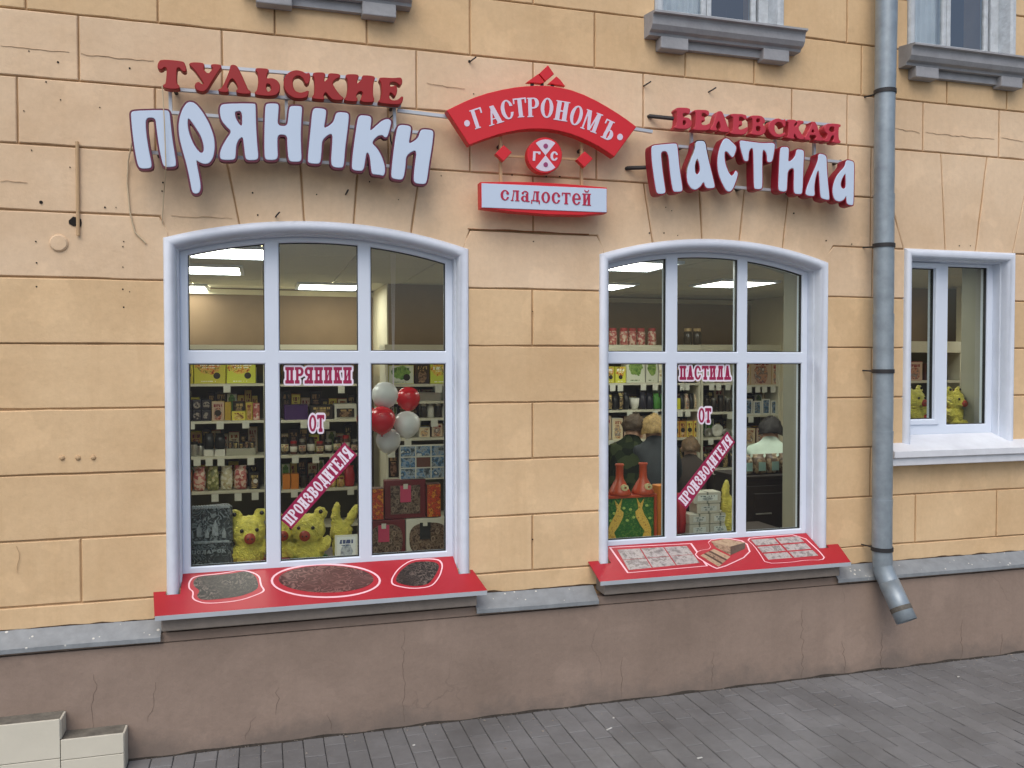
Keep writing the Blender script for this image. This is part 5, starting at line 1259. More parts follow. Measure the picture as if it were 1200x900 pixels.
def goods_bag(x0, x1, yt, yb, Y, depth, m, label, cat='bag', group=None, z=None, name='sweet_bag', card=None):
    xa, xb = PX(x0, yb, Y), PX(x1, yb, Y); z0 = PH((x0+x1)/2, yb, Y) if z is None else z; h = PH((x0+x1)/2, yt, Y)-PH((x0+x1)/2, yb, Y)
    w = xb-xa; n, k = 12, 8; vs = []
    prof = [(.0, .55, .75), (.06, .85, .95), (.3, 1, 1), (.55, .95, .98), (.75, .75, .9), (.86, .35, .78), (.93, .12, .82), (1.0, .05, .9)]
    for (t_, dy, dx) in prof:
        for j in range(n):
            g = 2*math.pi*j/n; s_, c_ = math.sin(g), math.cos(g); jt = random.uniform(.94, 1.06)
            vs.append(((xa+xb)/2+math.copysign(abs(c_)**.6, c_)*w/2*dx*jt, Y+depth/2+math.copysign(abs(s_)**.6, s_)*depth/2*dy*jt, z0+h*t_))
    fs = [(i*n+j, i*n+(j+1) % n, (i+1)*n+(j+1) % n, (i+1)*n+j) for i in range(len(prof)-1) for j in range(n)]+[tuple(range(n)), tuple((len(prof)-1)*n+j for j in range(n))]
    t = thing(name, label, cat, ((xa+xb)/2, Y+depth/2, z0), group)
    obj('bag', mesh('bag', vs, fs), m, t, smooth=True)
    if card is not None: obj('label_card', MB().box((xa+xb)/2-w*.27, (xa+xb)/2+w*.27, Y-.004, Y-.001, z0+h*.18, z0+h*.62), card, t)
    return t
def goods_jar(xc, yt, yb, r, Y, m, lid, label, cat='jar', group=None, z=None, name='jar', band=None, prof=None):
    p = P(xc, yb, Y); z0 = p.z if z is None else z; h = PH(xc, yt, Y)-p.z
    t = thing(name, label, cat, (p.x, Y, z0), group)
    obj('body', MB().lathe(prof or [(r*.9, .0005), (r, .008), (r, h*.7), (r*.85, h*.8), (r*.8, h*.82)], p.x, Y, z0, 18), m, t, smooth=True)
    if prof is None: obj('lid', MB().lathe([(r*.86, h*.821), (r*.88, h*.83), (r*.88, h*.99), (r*.82, h)], p.x, Y, z0, 18), lid, t)
    if band: obj('paper_band', MB().lathe([(r*1.02, h*.2), (r*1.02, h*.6)], p.x, Y, z0, 18), band, t, smooth=True)
    return t
YG = YSF+.05
Y_YEL = mat('lime_yellow_card', C(212, 206, 60), .4, .05); PR_FR = pack('fruit_print', C(206, 202, 70), C(240, 240, 220), [C(120, 40, 20), C(206, 110, 40), C(230, 190, 90), C(110, 120, 40), C(190, 70, 40)], .45, .8, .42)
PR_MIX = pack('yellow_card_print', C(206, 180, 80), C(120, 40, 30), [C(110, 60, 40), C(200, 160, 90), C(230, 220, 170)])
B_DK = mat('dark_badge', C(40, 34, 30), .4, .1); B_WH = mat('white_badge', C(220, 216, 204), .4, .05)
B_RING = printed('ring_badge', [C(150, 140, 130), C(60, 54, 60), C(176, 168, 156)], 70); K_NAVY = mat('navy_card', C(38, 36, 48), .4, .08); K_BEIGE = mat('beige_card', C(200, 170, 120), .5, .06); K_RED = mat('red_card', C(170, 40, 44), .45, .08)
K_PURP = mat('purple_card', C(64, 34, 92), .4, .08); K_BLACK = mat('black_card', C(30, 30, 30), .4, .1); K_WHITE = mat('white_card', C(216, 214, 202), .5, .04)
K_ORNG = mat('orange_card', C(206, 124, 38), .45, .08); K_GREEN = mat('green_card', C(70, 130, 50), .45, .1); K_BROWN = mat('brown_card', C(92, 54, 42), .45, .1)
PR_DARK = pack('dark_pack_print', C(44, 36, 34), C(190, 160, 100), [C(30, 26, 24), C(90, 66, 48), C(160, 130, 96), C(60, 44, 36)]); PR_PINK = printed('pink_sweets', [C(196, 120, 110), C(220, 190, 170), C(170, 80, 80), C(226, 210, 190)], 44)
PR_GRN = printed('green_sweets', [C(150, 150, 90), C(206, 200, 150), C(120, 124, 70), C(190, 170, 110)], 44); PR_CRM = printed('cream_sweets', [C(220, 214, 190), C(196, 186, 150), C(232, 228, 210), C(180, 160, 120)], 44)
PR_PHOTO = printed('town_photo_print', [C(34, 38, 42), C(70, 80, 88), C(150, 156, 160), C(70, 112, 150), C(40, 46, 44), C(190, 192, 190)], 22, kind='noise'); PR_LEAF = pack('green_leaf_print', C(216, 220, 200), C(90, 120, 70), [C(70, 120, 50), C(140, 176, 90), C(50, 96, 40)], .5, .62, .36, 14.)
PR_FIG = pack('figure_print', C(204, 186, 156), C(140, 50, 40), [C(150, 90, 60), C(210, 170, 130), C(110, 100, 100), C(226, 216, 196)]); K_SILV = mat('silver_tin', C(170, 168, 160), .3, .1, 10, metal=.7)
K_CLEAR = mat('cloudy_plastic_tray', C(170, 168, 150), .35, .06); K_GLASSJ = mat('dark_jar_glass', C(52, 44, 36), .2, .1)
def onshelf(u, i): return u[i]+.0008
g1_ = 'yellow fruit cartons on the top shelf'
for x0, x1, yt in ((203, 226.5, 418), (227.5, 264.5, 421), (265.5, 300, 421)):
    goods_box(x0, x1, yt, 450, YG, .2, Y_YEL, PR_FR, 'lime yellow carton printed with fruit, above the navy boxes', 'carton', g1_, onshelf(uA, 0), badge=(.72, .32, .03, B_DK))
for r_ in range(2):
    for c_ in range(4):
        x0 = 203+c_*11.2; goods_box(x0, x0+10.8, 481.5-12*r_, 493.5-12*r_, YG, .12, K_NAVY, K_NAVY, 'small navy box with pale round emblem, stacked beside the beige box', 'box', 'navy emblem boxes', onshelf(uA, 1)+r_*.0975, badge=(.5, .5, .03, B_RING))
goods_box(248, 263, 471, 493.5, YG, .12, K_BEIGE, PR_FIG, 'tall beige box beside the navy emblem boxes', 'box', None, onshelf(uA, 1), badge=(.5, .4, .028, B_DK))
goods_box(263.5, 271, 472, 493.5, YG+.02, .1, mat('mustard_card', C(180, 150, 50), .45, .08), None, 'narrow mustard box wedged next to the beige box', 'box', None, onshelf(uA, 1))
goods_box(271.5, 288, 483, 493.5, YG, .1, Y_YEL, PR_MIX, 'flat yellow box lying in front of dark packs', 'box', None, onshelf(uA, 1))
goods_box(273, 287, 472, 493.5, YG+.13, .1, K_BROWN, PR_DARK, 'dark brown pack standing behind the flat yellow box', 'box', None, onshelf(uA, 1))
goods_box(288.5, 296, 473, 493.5, YG, .1, Y_YEL, PR_MIX, 'slim yellow printed box beside the pink red one', 'box', None, onshelf(uA, 1))
goods_box(296.5, 304.5, 474, 493.5, YG, .1, mat('pink_red_card', C(190, 90, 84), .45, .08), PR_PINK, 'slim pink red box at the end of the shelf row', 'box', None, onshelf(uA, 1))
for k, xc in enumerate((220, 228, 235)):
    goods_jar(xc, 517+2*k, 535.5, .035, YG+.08, K_SILV, K_BLACK, 'shiny silver tin with black lid below the navy boxes', 'tin', 'silver tins', onshelf(uA, 2), 'tin')
for x0, x1 in ((238.5, 250.5), (251.5, 264)):
    goods_box(x0, x1, 528, 535.5, YG, .14, K_WHITE, None, 'low white box under a dark wrapped piece', 'box', 'low white boxes', onshelf(uA, 2))
    goods_bag(x0, x1, 509, 528, YG+.02, .08, K_BLACK, 'dark wrapped piece standing on a low white box', 'pack', 'dark wrapped pieces', onshelf(uA, 2)+.058, 'wrapped_piece')
tr = goods_box(265, 300, 527.5, 535.5, YG, .2, K_CLEAR, None, 'cloudy plastic tray holding small dark bars', 'tray', None, onshelf(uA, 2), 'plastic_tray')
for k in range(5): goods_box(267+6.5*k, 272.5+6.5*k, 520+(k % 3), 527.4, YG+.03, .1, PR_DARK, None, 'small dark bar lying on the cloudy plastic tray', 'bar', 'bars on the tray', onshelf(uA, 2)+.064, 'sweet_bar')
goods_box(204, 225, 553, 577, YG, .14, K_ORNG, PR_MIX, 'orange box with dark emblem left of the sweet bags', 'box', None, onshelf(uA, 3), badge=(.8, .5, .03, B_DK))
for x0, x1, m, lab in ((226, 241, PR_PINK, 'clear bag of pink sweets beside the orange box'), (242, 257, PR_GRN, 'clear bag of greenish sweets between pink and cream ones'), (258, 273, PR_CRM, 'clear bag of cream white sweets'), (274, 290, PR_PINK, 'clear bag of pink and white sweets tied with red string')):
    goods_bag(x0, x1, 549, 577, YG, .11, m, lab, 'sweet bag', None, onshelf(uA, 3))
goods_box(292, 304.5, 558, 577, YG, .1, K_BLACK, PR_DARK, 'black pack with white patch at the end of the sweet bags', 'pack', None, onshelf(uA, 3), badge=(.6, .5, .02, B_WH))
# second bay
for x0, x1 in ((331, 352), (353, 374), (375, 396), (397, 418)):
    goods_box(x0, x1, 424, 450, YG, .14, K_BLACK, PR_DARK, 'dark printed carton on the top shelf behind the magenta word', 'carton', 'dark cartons behind the lettering', onshelf(uB, 0))
goods_box(333, 361, 474, 491.5, YG, .2, K_PURP, None, 'wide purple box with pale mark', 'box', None, onshelf(uB, 1)); 
goods_box(363, 391, 475, 491.5, YG, .2, K_BLACK, PR_DARK, 'wide black printed box between the purple and white ones', 'box', None, onshelf(uB, 1))
goods_box(392, 418, 474, 491.5, YG, .2, K_WHITE, None, 'white box with dark window, right of the black one', 'box', None, onshelf(uB, 1), badge=None)
p0_, p1_ = P(394.5, 489, YG), P(415, 478.5, YG)
tag(obj('windowed_tray', MB().bbox(p0_.x, p1_.x, YG-.012, YG-.0015, p0_.z, p1_.z, .002), PR_DARK), 'dark windowed tray leaning on the front of the white box', 'tray')
for k in range(9):
    goods_jar(334+10.2*k, 512+(k*5 % 7), 532.5, .034, YG+.06, (K_GLASSJ, K_BROWN, K_GLASSJ)[k % 3], (K_BLACK, K_RED, K_SILV)[k % 3], ('small dark jar with black lid under the two-letter word', 'small brown jar with red lid under the two-letter word', 'small dark jar with silver lid under the two-letter word')[k % 3], 'jar', ('black lidded jars', 'red lidded jars', 'silver lidded jars')[k % 3], onshelf(uB, 2), band=(B_WH if k % 2 else PR_FIG))
for x0 in (331, 341): goods_box(x0, x0+9.4, 555, 572.5, YG, .1, K_ORNG, None, 'orange box with brown round badge at the lower shelf end', 'box', 'two orange boxes', onshelf(uB, 3), badge=(.5, .4, .022, B_DK))
for k in range(3): goods_jar(356+9*k, 556, 572.5, .033, YG+.06, K_GLASSJ, K_BLACK, 'black lidded jar on the shelf behind the slanting banner', 'jar', 'jars behind the banner', onshelf(uB, 3))
for k in range(2): goods_bag(385+10*k, 394+10*k, 560, 572.5, YG, .08, PR_MIX, 'small yellow pack on the shelf behind the slanting banner', 'pack', 'yellow packs behind the banner', onshelf(uB, 3))
goods_bag(404, 416, 548, 572.5, YG, .1, K_RED, 'tall red foil bag at the end of the lower shelf', 'bag', None, onshelf(uB, 3))
# bay in front of the column
YGC = YC+.04
goods_box(455, 485, 428, 450, YGC, .18, Y_YEL, PR_LEAF, 'yellow green carton with leaf print above the balloons', 'carton', None, uC[0]+.0008, badge=(.72, .35, .03, B_DK))
goods_box(487, 503, 426, 450, YGC, .18, K_BROWN, PR_DARK, 'dark red brown carton between two fruit cartons', 'carton', None, uC[0]+.0008)
goods_box(504, 528, 427, 450, YGC, .18, Y_YEL, PR_FR, 'yellow carton with fruit print beside the dark red brown one', 'carton', None, uC[0]+.0008)
goods_box(490, 517, 460, 470, YGC, .18, K_SILV, None, 'flat silvery tin box on the second narrow shelf', 'tin', None, uC[1]+.0008)
for k in range(4): goods_jar(496+8.5*k, 474, 490, .03, YGC+.05, (K_GLASSJ, K_WHITE)[k % 2], K_SILV, 'small round pot on the narrow shelf beside the white balloon', 'pot', 'pots beside the balloons', uC[2]+.0008, 'pot')
goods_box(491, 504, 501, 513, YGC, .14, K_WHITE, PR_FIG, 'white box on the shelf below the small pots', 'box', None, uC[3]+.0008)
goods_box(505.5, 519, 497, 513, YGC, .14, K_BROWN, PR_FIG, 'red brown box with figure next to the white box', 'box', None, uC[3]+.0008)
for k in range(5): goods_box(455+13*k, 467+13*k, 535, 562, YGC, .14, K_BLACK, PR_DARK, 'dark printed pack on the low shelf below the balloons', 'pack', 'dark packs below the balloons', uC[3]-.339)
# bays seen through the other arched window
for x0, x1 in ((702, 711), (711.5, 720), (721, 733.5)):
    goods_box(x0, x1, 430, 449, YG, .14, Y_YEL, PR_FR, 'small yellow carton with dark round badge beside the leaf cartons', 'carton', 'small yellow cartons', onshelf(uD, 0), badge=(.5, .35, .022, B_DK))
goods_box(734, 756, 418, 449, YG+.02, .14, K_WHITE, PR_LEAF, 'large white carton with green leaf picture', 'carton', None, onshelf(uD, 0))
goods_box(757, 771, 420, 449, YG+.02, .14, K_WHITE, PR_LEAF, 'narrow white carton with green sprig picture', 'carton', None, onshelf(uD, 0))
goods_box(772, 784, 420, 449, YG+.02, .14, K_WHITE, PR_CRM, 'plain cream carton beside the green sprig carton', 'carton', None, onshelf(uD, 0))
for k in range(5): goods_bag(706+6.5*k, 712+6.5*k, 458+k % 3*2, 480.5, YG, .08, (K_BLACK, PR_DARK)[k % 2], 'dark tea pack standing on the second shelf left of the white cup', 'pack', 'dark tea packs', onshelf(uD, 1), 'tea_pack')
cp = goods_jar(743.5, 466, 480.5, .055, YG+.08, K_WHITE, None, 'white cup with dark emblem on the second shelf', 'cup', None, onshelf(uD, 1), 'cup', prof=[(.03, .0005), (.036, .01), (.052, .05), (.056, .12), (.05, .12), (.04, .02), (.01, .015)])
for k, m in enumerate((K_NAVY, K_NAVY, K_GREEN, K_GREEN)): goods_bag(751+8*k, 758.5+8*k, 460+k, 480.5, YG, .08, m, ('dark blue bag on the second shelf right of the white cup', 'green bag on the second shelf near the window bar')[k//2], 'bag', ('dark blue bags', 'green bags')[k//2], onshelf(uD, 1))
for k in range(6): goods_box(704+13.5*k, 716.5+13.5*k, 488+(k*3) % 5, 516, YG, .12, (K_BEIGE, K_WHITE, K_BROWN)[k % 3], PR_FIG, 'beige printed box on the shelf behind the shoppers\' heads', 'box', 'boxes behind the shoppers', onshelf(uD, 2))
for k in range(6): goods_box(704+13.5*k, 716.5+13.5*k, 526+(k*3) % 5, 552, YG, .12, (K_BROWN, K_BLACK)[k % 2], PR_DARK, 'dark box on the shelf behind the shoppers\' backs', 'box', 'dark boxes behind the shoppers', onshelf(uD, 3))
goods_box(791, 797.5, 467, 480, YG, .1, Y_YEL, None, 'small pale yellow box on the narrow bay', 'box', None, onshelf(uE, 1))
for k in range(4): goods_bag(798+5.5*k, 803+5.5*k, 462, 480, YG, .07, (K_BLACK, PR_FIG)[k % 2], 'slim dark pack beside the small pale yellow box', 'pack', 'slim packs in the narrow bay', onshelf(uE, 1))
for k in range(4): goods_box(788.5+8*k, 796+8*k, 494, 513, YG, .1, (K_BEIGE, K_ORNG)[k % 2], PR_MIX, 'orange beige box with dark picture in the narrow bay', 'box', 'orange beige boxes', onshelf(uE, 2), badge=(.5, .45, .025, B_DK))
for k in range(4): goods_box(789+8*k, 796+8*k, 428, 449, YG, .1, PR_DARK, None, 'dark carton on the top shelf behind the right-hand lettering', 'carton', 'dark cartons of the narrow bay', onshelf(uE, 0))
for k in range(5): goods_jar(828+8.2*k, 464+(k % 2)*3, 483, .032, YG+.06, K_GLASSJ, (K_BLACK, K_SILV)[k % 2], 'tall dim jar on the second shelf of the dish bay', 'jar', 'dim jars of the dish bay', onshelf(uF, 1))
for k in range(4): 
    p = P(830+10.5*k, 513, YG+.06); r_ = (.05, .07, .045, .05)[k]
    t = thing('round_dish', 'round pale dish leaning upright on the third shelf', 'dish', (p.x, YG+.06, onshelf(uF, 2)), 'upright dishes')
    obj('plate', MB().lathe([(r_, .0), (r_*.95, -.012), (r_*.6, -.004), (.002, -.003), (.002, .004), (r_*.6, .004), (r_, .006)], p.x, YG+.06, onshelf(uF, 2)+r_+.001, 24, 'Y'), (K_SILV, K_WHITE)[k % 2], t, smooth=True)
for k in range(4): goods_bag(825+10.5*k, 834+10.5*k, 530, 549, YG, .1, PR_DARK, 'brown basket-like pack on the lowest visible shelf', 'pack', 'brown packs on the low shelf', onshelf(uF, 3))
for x0, x1, yt in ((872, 879, 424), (879.5, 904, 419), (904.5, 913, 425)):
    goods_box(x0, x1, yt, 451, YG, .12, K_BEIGE, PR_FIG, 'beige carton with drawn figures above the framed photographs', 'carton', 'cartons with figures', onshelf(uG, 0))
for k in range(4):
    x0 = 873+10.2*k; p, q = P(x0, 486, YG), P(x0+9, 468+(k % 2)*2, YG); z = onshelf(uG, 1); h = q.z-p.z
    t = thing('framed_photo', 'small pale framed photograph standing on the shelf', 'photo', ((p.x+q.x)/2, YG, z), 'small photo frames')
    a = [(p.x, z), (q.x, z), (q.x, z+h), (p.x, z+h)]
    obj('frame', MB().prism(a, [inset(a, .012)], YG, YG+.014), K_WHITE, t); obj('photograph', MB().prism(inset(a, .0125), [], YG+.004, YG+.012), PR_PHOTO, t)
for k in range(3): goods_box(872+14*k, 885+14*k, 502, 520, YG, .12, (K_BEIGE, K_BROWN)[k % 2], PR_FIG, 'brown printed box on the shelf under the framed photographs', 'box', 'boxes under the photographs', onshelf(uG, 2))
# jars standing on top of the shelving
ztopD = PH(713, 404, YSF)+.001
for k in range(7):
    xk = (718, 731, 741, 751, 764, 806, 817)[k]
    goods_jar(xk, 384, 404, .045, YG+.1, (PR_PINK, K_GLASSJ)[k > 4], K_RED if k < 5 else K_BEIGE, 'red lidded jar on top of the shelving' if k < 5 else 'dark jar with beige lid on top of the shelving near the window bar', 'jar', 'jars on top of the shelving' if k < 5 else 'dark jars on top', ztopD)

# a second row of packs stands behind the front ones on every shelf
random.seed(21)
FILL = [('dark brown', K_BROWN, PR_DARK), ('black', K_BLACK, PR_DARK), ('beige', K_BEIGE, PR_FIG), ('yellow', Y_YEL, PR_MIX), ('red', K_RED, PR_FIG), ('white', K_WHITE, PR_LEAF), ('navy', K_NAVY, PR_DARK), ('orange', K_ORNG, PR_MIX), ('green', K_GREEN, PR_LEAF)]
for zs_, xa_, xb_, yy, Y_, nm in ((uA, 206, 302, (450, 494, 536, 577), YG, 'beside the yellow fruit cartons'), (uB, 330, 416, (450, 492, 533, 573), YG, 'left of the column'), (uC, 458, 540, (450, 470, 490, 513), YGC, 'in front of the column'), (uD, 702, 780, (449, 481, 516, 552), YG, 'behind the shoppers'), (uE, 790, 817, (449, 480, 513, 549), YG, 'of the narrow bay'), (uF, 826, 864, (449, 483, 513, 549), YG, 'of the dish bay'), (uG, 873, 910, (451, 486, 520, 556), YG, 'of the photograph bay')):
    for i, yb_ in enumerate(yy):
        lim = (yb_-(yy[i-1] if i else 415))*.8; x_ = xa_
        while x_ < xb_-5:
            w_ = random.uniform(7, 13); hh = lim*random.uniform(.62, .98); cn, bm_, fm_ = FILL[min(8, int(random.random()**1.3*9))]
            goods_box(x_, min(xb_, x_+w_), yb_-hh, yb_, Y_+.215, .07, bm_, fm_, cn+' pack in the back row of the shelves '+nm, 'pack', cn+' back row packs '+nm, zs_[i]+.0008, 'pack', .003)
            x_ += w_+.6

# ---- display ledges behind the glass
ZLG = CZ-1.215
M_LEDGE = mat('dark_display_ledge', C(58, 46, 40), .6, .1)
for w in (W1, W2):
    t = thing('display_ledge', ('dark display ledge carrying gingerbread and yellow figures' if w is W1 else 'dark display ledge carrying the green picture and stacked boxes'), 'ledge', (w.cx, .5, ZF))
    obj('top', MB().box(w.x0-.1, w.x1+.1, .424, .95, ZLG-.03, ZLG), M_LEDGE, t); obj('inner_sill', MB().box(w.x0+.032, w.x1-.032, .176, .4235, ZLG-.03, ZLG-.001), M_LEDGE, t)
    obj('front_panel', MB().box(w.x0-.08, w.x1+.08, .92, .94, ZF, ZLG-.031), M_LEDGE, t)
t = thing('display_ledge', 'dark display ledge inside the small window', 'ledge', ((xs0+xs1)/2, .5, ZF))
zl3 = PH(1110, 497, .3)-.02
obj('top', MB().box(xs0+.032, xs1-.032, .176, .8, zl3-.03, zl3), M_LEDGE, t); obj('support', MB().box(xs0+.04, xs1-.04, .76, .78, ZF, zl3-.031), M_LEDGE, t)

# big embossed gingerbread
YQ = .33; M_GBR = embossed('embossed_dark_gingerbread', C(30, 32, 34), C(70, 74, 76), C(130, 136, 138), 36., .35, 1.0, .6); M_GBL = mat('highlit_raised_gingerbread', C(150, 154, 156), .35, .3, 50, bump=.6)  # relief highlights are painted in as paler ridges and paler raised parts
p, q = P(214, 655, YQ), P(273, 591, YQ)
t = thing('gingerbread_slab', 'big dark embossed gingerbread slab with towers and lettering, upright behind the glass', 'gingerbread', ((p.x+q.x)/2, YQ, ZLG))
a = chaikin([(p.x, ZLG+.001), (q.x, ZLG+.001), (q.x-.004, q.z-.02), (q.x-.03, q.z), (p.x+.03, q.z-.012), (p.x, q.z-.04)], 1, .12)
obj('slab', MB().prism(a, [], YQ, YQ+.06, ch=.012), M_GBR, t)
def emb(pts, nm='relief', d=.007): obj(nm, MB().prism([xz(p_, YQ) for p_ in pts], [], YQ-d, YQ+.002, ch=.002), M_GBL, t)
s8 = 900/110
zp = lambda pts: [(210+x/s8, 560+y/s8) for x, y in pts]
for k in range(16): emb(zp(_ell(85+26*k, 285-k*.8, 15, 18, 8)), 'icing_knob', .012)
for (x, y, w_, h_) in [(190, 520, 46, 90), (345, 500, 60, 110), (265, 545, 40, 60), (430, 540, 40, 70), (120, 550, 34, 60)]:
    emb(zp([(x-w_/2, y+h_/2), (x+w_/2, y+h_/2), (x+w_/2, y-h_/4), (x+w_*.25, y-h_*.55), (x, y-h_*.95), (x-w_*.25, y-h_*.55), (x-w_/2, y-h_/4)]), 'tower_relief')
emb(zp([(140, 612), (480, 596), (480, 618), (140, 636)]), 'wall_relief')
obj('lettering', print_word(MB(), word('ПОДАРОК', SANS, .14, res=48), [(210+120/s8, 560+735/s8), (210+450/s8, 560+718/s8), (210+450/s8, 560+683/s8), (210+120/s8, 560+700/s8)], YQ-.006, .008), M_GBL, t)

# yellow figures made of wound foil: one skin over rounded lobes, then crumpled
M_YEL = tinsel('yellow_foil', C(248, 232, 104))
M_EYE = mat('dark_bead', C(40, 26, 18), .3, .1); M_SNT = mat('red_brown_snout', C(150, 50, 26), .4, .1); M_POT = mat('crimson_pot', C(150, 26, 54), .4, .08); M_GRS = mat('green_paper_grass', C(50, 110, 50), .7, .2, 30)
def lobes(parts, seed, vox=.0065, amp=.006):
    bm = bmesh.new()
    for (c, r, M_) in parts:
        mm = Matrix.Translation(c) @ (M_ or Matrix()) @ Matrix.Diagonal((*r, 1)); bmesh.ops.create_icosphere(bm, subdivisions=3, radius=1, matrix=mm)
    me = bpy.data.meshes.new('tmp'); bm.to_mesh(me); bm.free()
    o = bpy.data.objects.new('tmp', me); COL.objects.link(o); md = o.modifiers.new('r', 'REMESH'); md.mode = 'VOXEL'; md.voxel_size = vox
    dg = bpy.context.evaluated_depsgraph_get(); out = bpy.data.meshes.new_from_object(o.evaluated_get(dg)); bpy.data.objects.remove(o)
    nr = [v.normal.copy() for v in out.vertices]
    for v, n_ in zip(out.vertices, nr):
        k = noise.noise(v.co*55+Vector((seed, 0, 0)))+.6*noise.noise(v.co*Vector((40, 40, 120))+Vector((0, seed, 0))); v.co += n_*amp*k
    for p_ in out.polygons: p_.use_smooth = True
    return out
def pig(xp, yb, yt, Y, label, zb=None, pot=None, turn=0., arms=True, ear=1.0, tall=False, snout=True):
    b_ = P(xp, yb, Y); z0 = zb if zb is not None else b_.z; h = PH(xp, yt, Y)-z0; s = h/.33
    t = thing('yellow_figure', label, 'figure', (b_.x, Y, z0))
    R_ = Matrix.Rotation(turn, 4, 'Z'); base = Matrix.Translation((b_.x, Y, z0)) @ R_ @ Matrix.Scale(s, 4)
    S_ = lambda c, r, M_=None: (base @ Vector(c), tuple(v*s for v in r), R_ @ (M_ or Matrix()))
    if tall: parts = [S_((0, 0, .08), (.05, .045, .09)), S_((-.0, 0, .17), (.062, .045, .06)), S_((-.03, 0, .26), (.024, .024, .08), Matrix.Rotation(.12, 4, 'Y')), S_((.055, 0, .245), (.026, .024, .08), Matrix.Rotation(.5, 4, 'Y')), S_((-.02, 0, .2), (.035, .03, .05))]
    else:
        parts = [S_((0, 0, .075), (.075, .065, .085)), S_((0, -.008, .19), (.082, .066, .075)), S_((-.058, 0, .262), (.034, .016, .036), Matrix.Rotation(-.5, 4, 'Y')), S_((.058, 0, .262), (.034, .016, .036), Matrix.Rotation(.5, 4, 'Y')), S_((0, -.072, .172), (.036, .022, .028))]
        if arms: parts += [S_((.085, -.03, .12), (.026, .03, .045), Matrix.Rotation(.5, 4, 'Y')), S_((-.08, -.03, .09), (.026, .03, .045), Matrix.Rotation(-.3, 4, 'Y')), S_((-.045, -.05, .02), (.035, .04, .024)), S_((.045, -.05, .02), (.035, .04, .024))]
    bd = obj('body', lobes(parts, xp), M_YEL, t)
    def bead(c, r, m, nm):
        q_ = base @ Vector(c); o = obj(nm, MB().lathe([(.001, -r*s), (r*.7*s, -r*.7*s), (r*s, 0), (r*.7*s, r*.7*s), (.001, r*s)], q_.x, q_.y, q_.z, 12), m, bd, smooth=True)
    if not tall:
        for sx in (-1, 1): bead((sx*.034, -.068, .205), .0095, M_EYE, 'eye')
        for sx in (-1, 1): bead((sx*.062, -.013, .275), .011, M_EYE, 'inner_ear')
        q_ = base @ Vector((0, -.093, .17)); obj('snout', MB().lathe([(.001, -.008*s), (.022*s, -.006*s), (.026*s, .0), (.026*s, .012*s)], q_.x, q_.y, q_.z, 16, 'Y'), M_SNT, bd, smooth=True)
        for sx in (-1, 1): bead((sx*.009, -.1, .17), .005, M_EYE, 'nostril')
    if pot is not None: obj('base', MB().lathe([(.075*s, .0004), (.085*s, .01*s), (.092*s, .05*s), (.07*s, .055*s)], b_.x, Y, z0, 20), pot, t, smooth=True)
    return t
pig(291, 655, 588, .42, 'yellow foil pig figure in a crimson pot beside the dark gingerbread slab', ZLG, M_POT, .1)
pig(336, 655, 588, .5, 'yellow foil pig figure at the frame, mostly behind the slanting banner', ZLG, M_POT, -.2)
pig(362, 652, 586, .42, 'big yellow foil pig figure on green paper grass under the slanting banner', ZLG, M_GRS, -.25)
pig(400, 650, 589, .5, 'yellow foil figure with two raised arms beside the small white notice', ZLG, None, 0, tall=True)
pig(855, 610, 563, .62, 'slim yellow foil figure beside the stacked white boxes', ZLG, None, 0, tall=True)
pig(1070.5, 497, 446, .45, 'yellow foil pig figure left of the small window\'s bar', zl3, M_POT, .2)
pig(1117, 500, 448, .42, 'yellow foil pig figure in front of the leaning red brown picture', zl3, None, .25)
# small notice
p, q = P(392.5, 648, .38), P(419, 626, .38)
t = thing('notice_card', 'small white printed notice standing by the yellow raised-arm figure', 'notice', ((p.x+q.x)/2, .38, ZLG))
obj('card', MB().box(p.x, q.x, .38, .384, ZLG+.0005, q.z), K_WHITE, t); obj('printed_lines', MB().box(p.x+.012, q.x-.012, .3785, .3805, ZLG+.03, q.z-.012), pack('notice_print', C(206, 208, 208), C(60, 80, 110), [C(120, 130, 140), C(170, 178, 184), C(90, 96, 110)]), t)
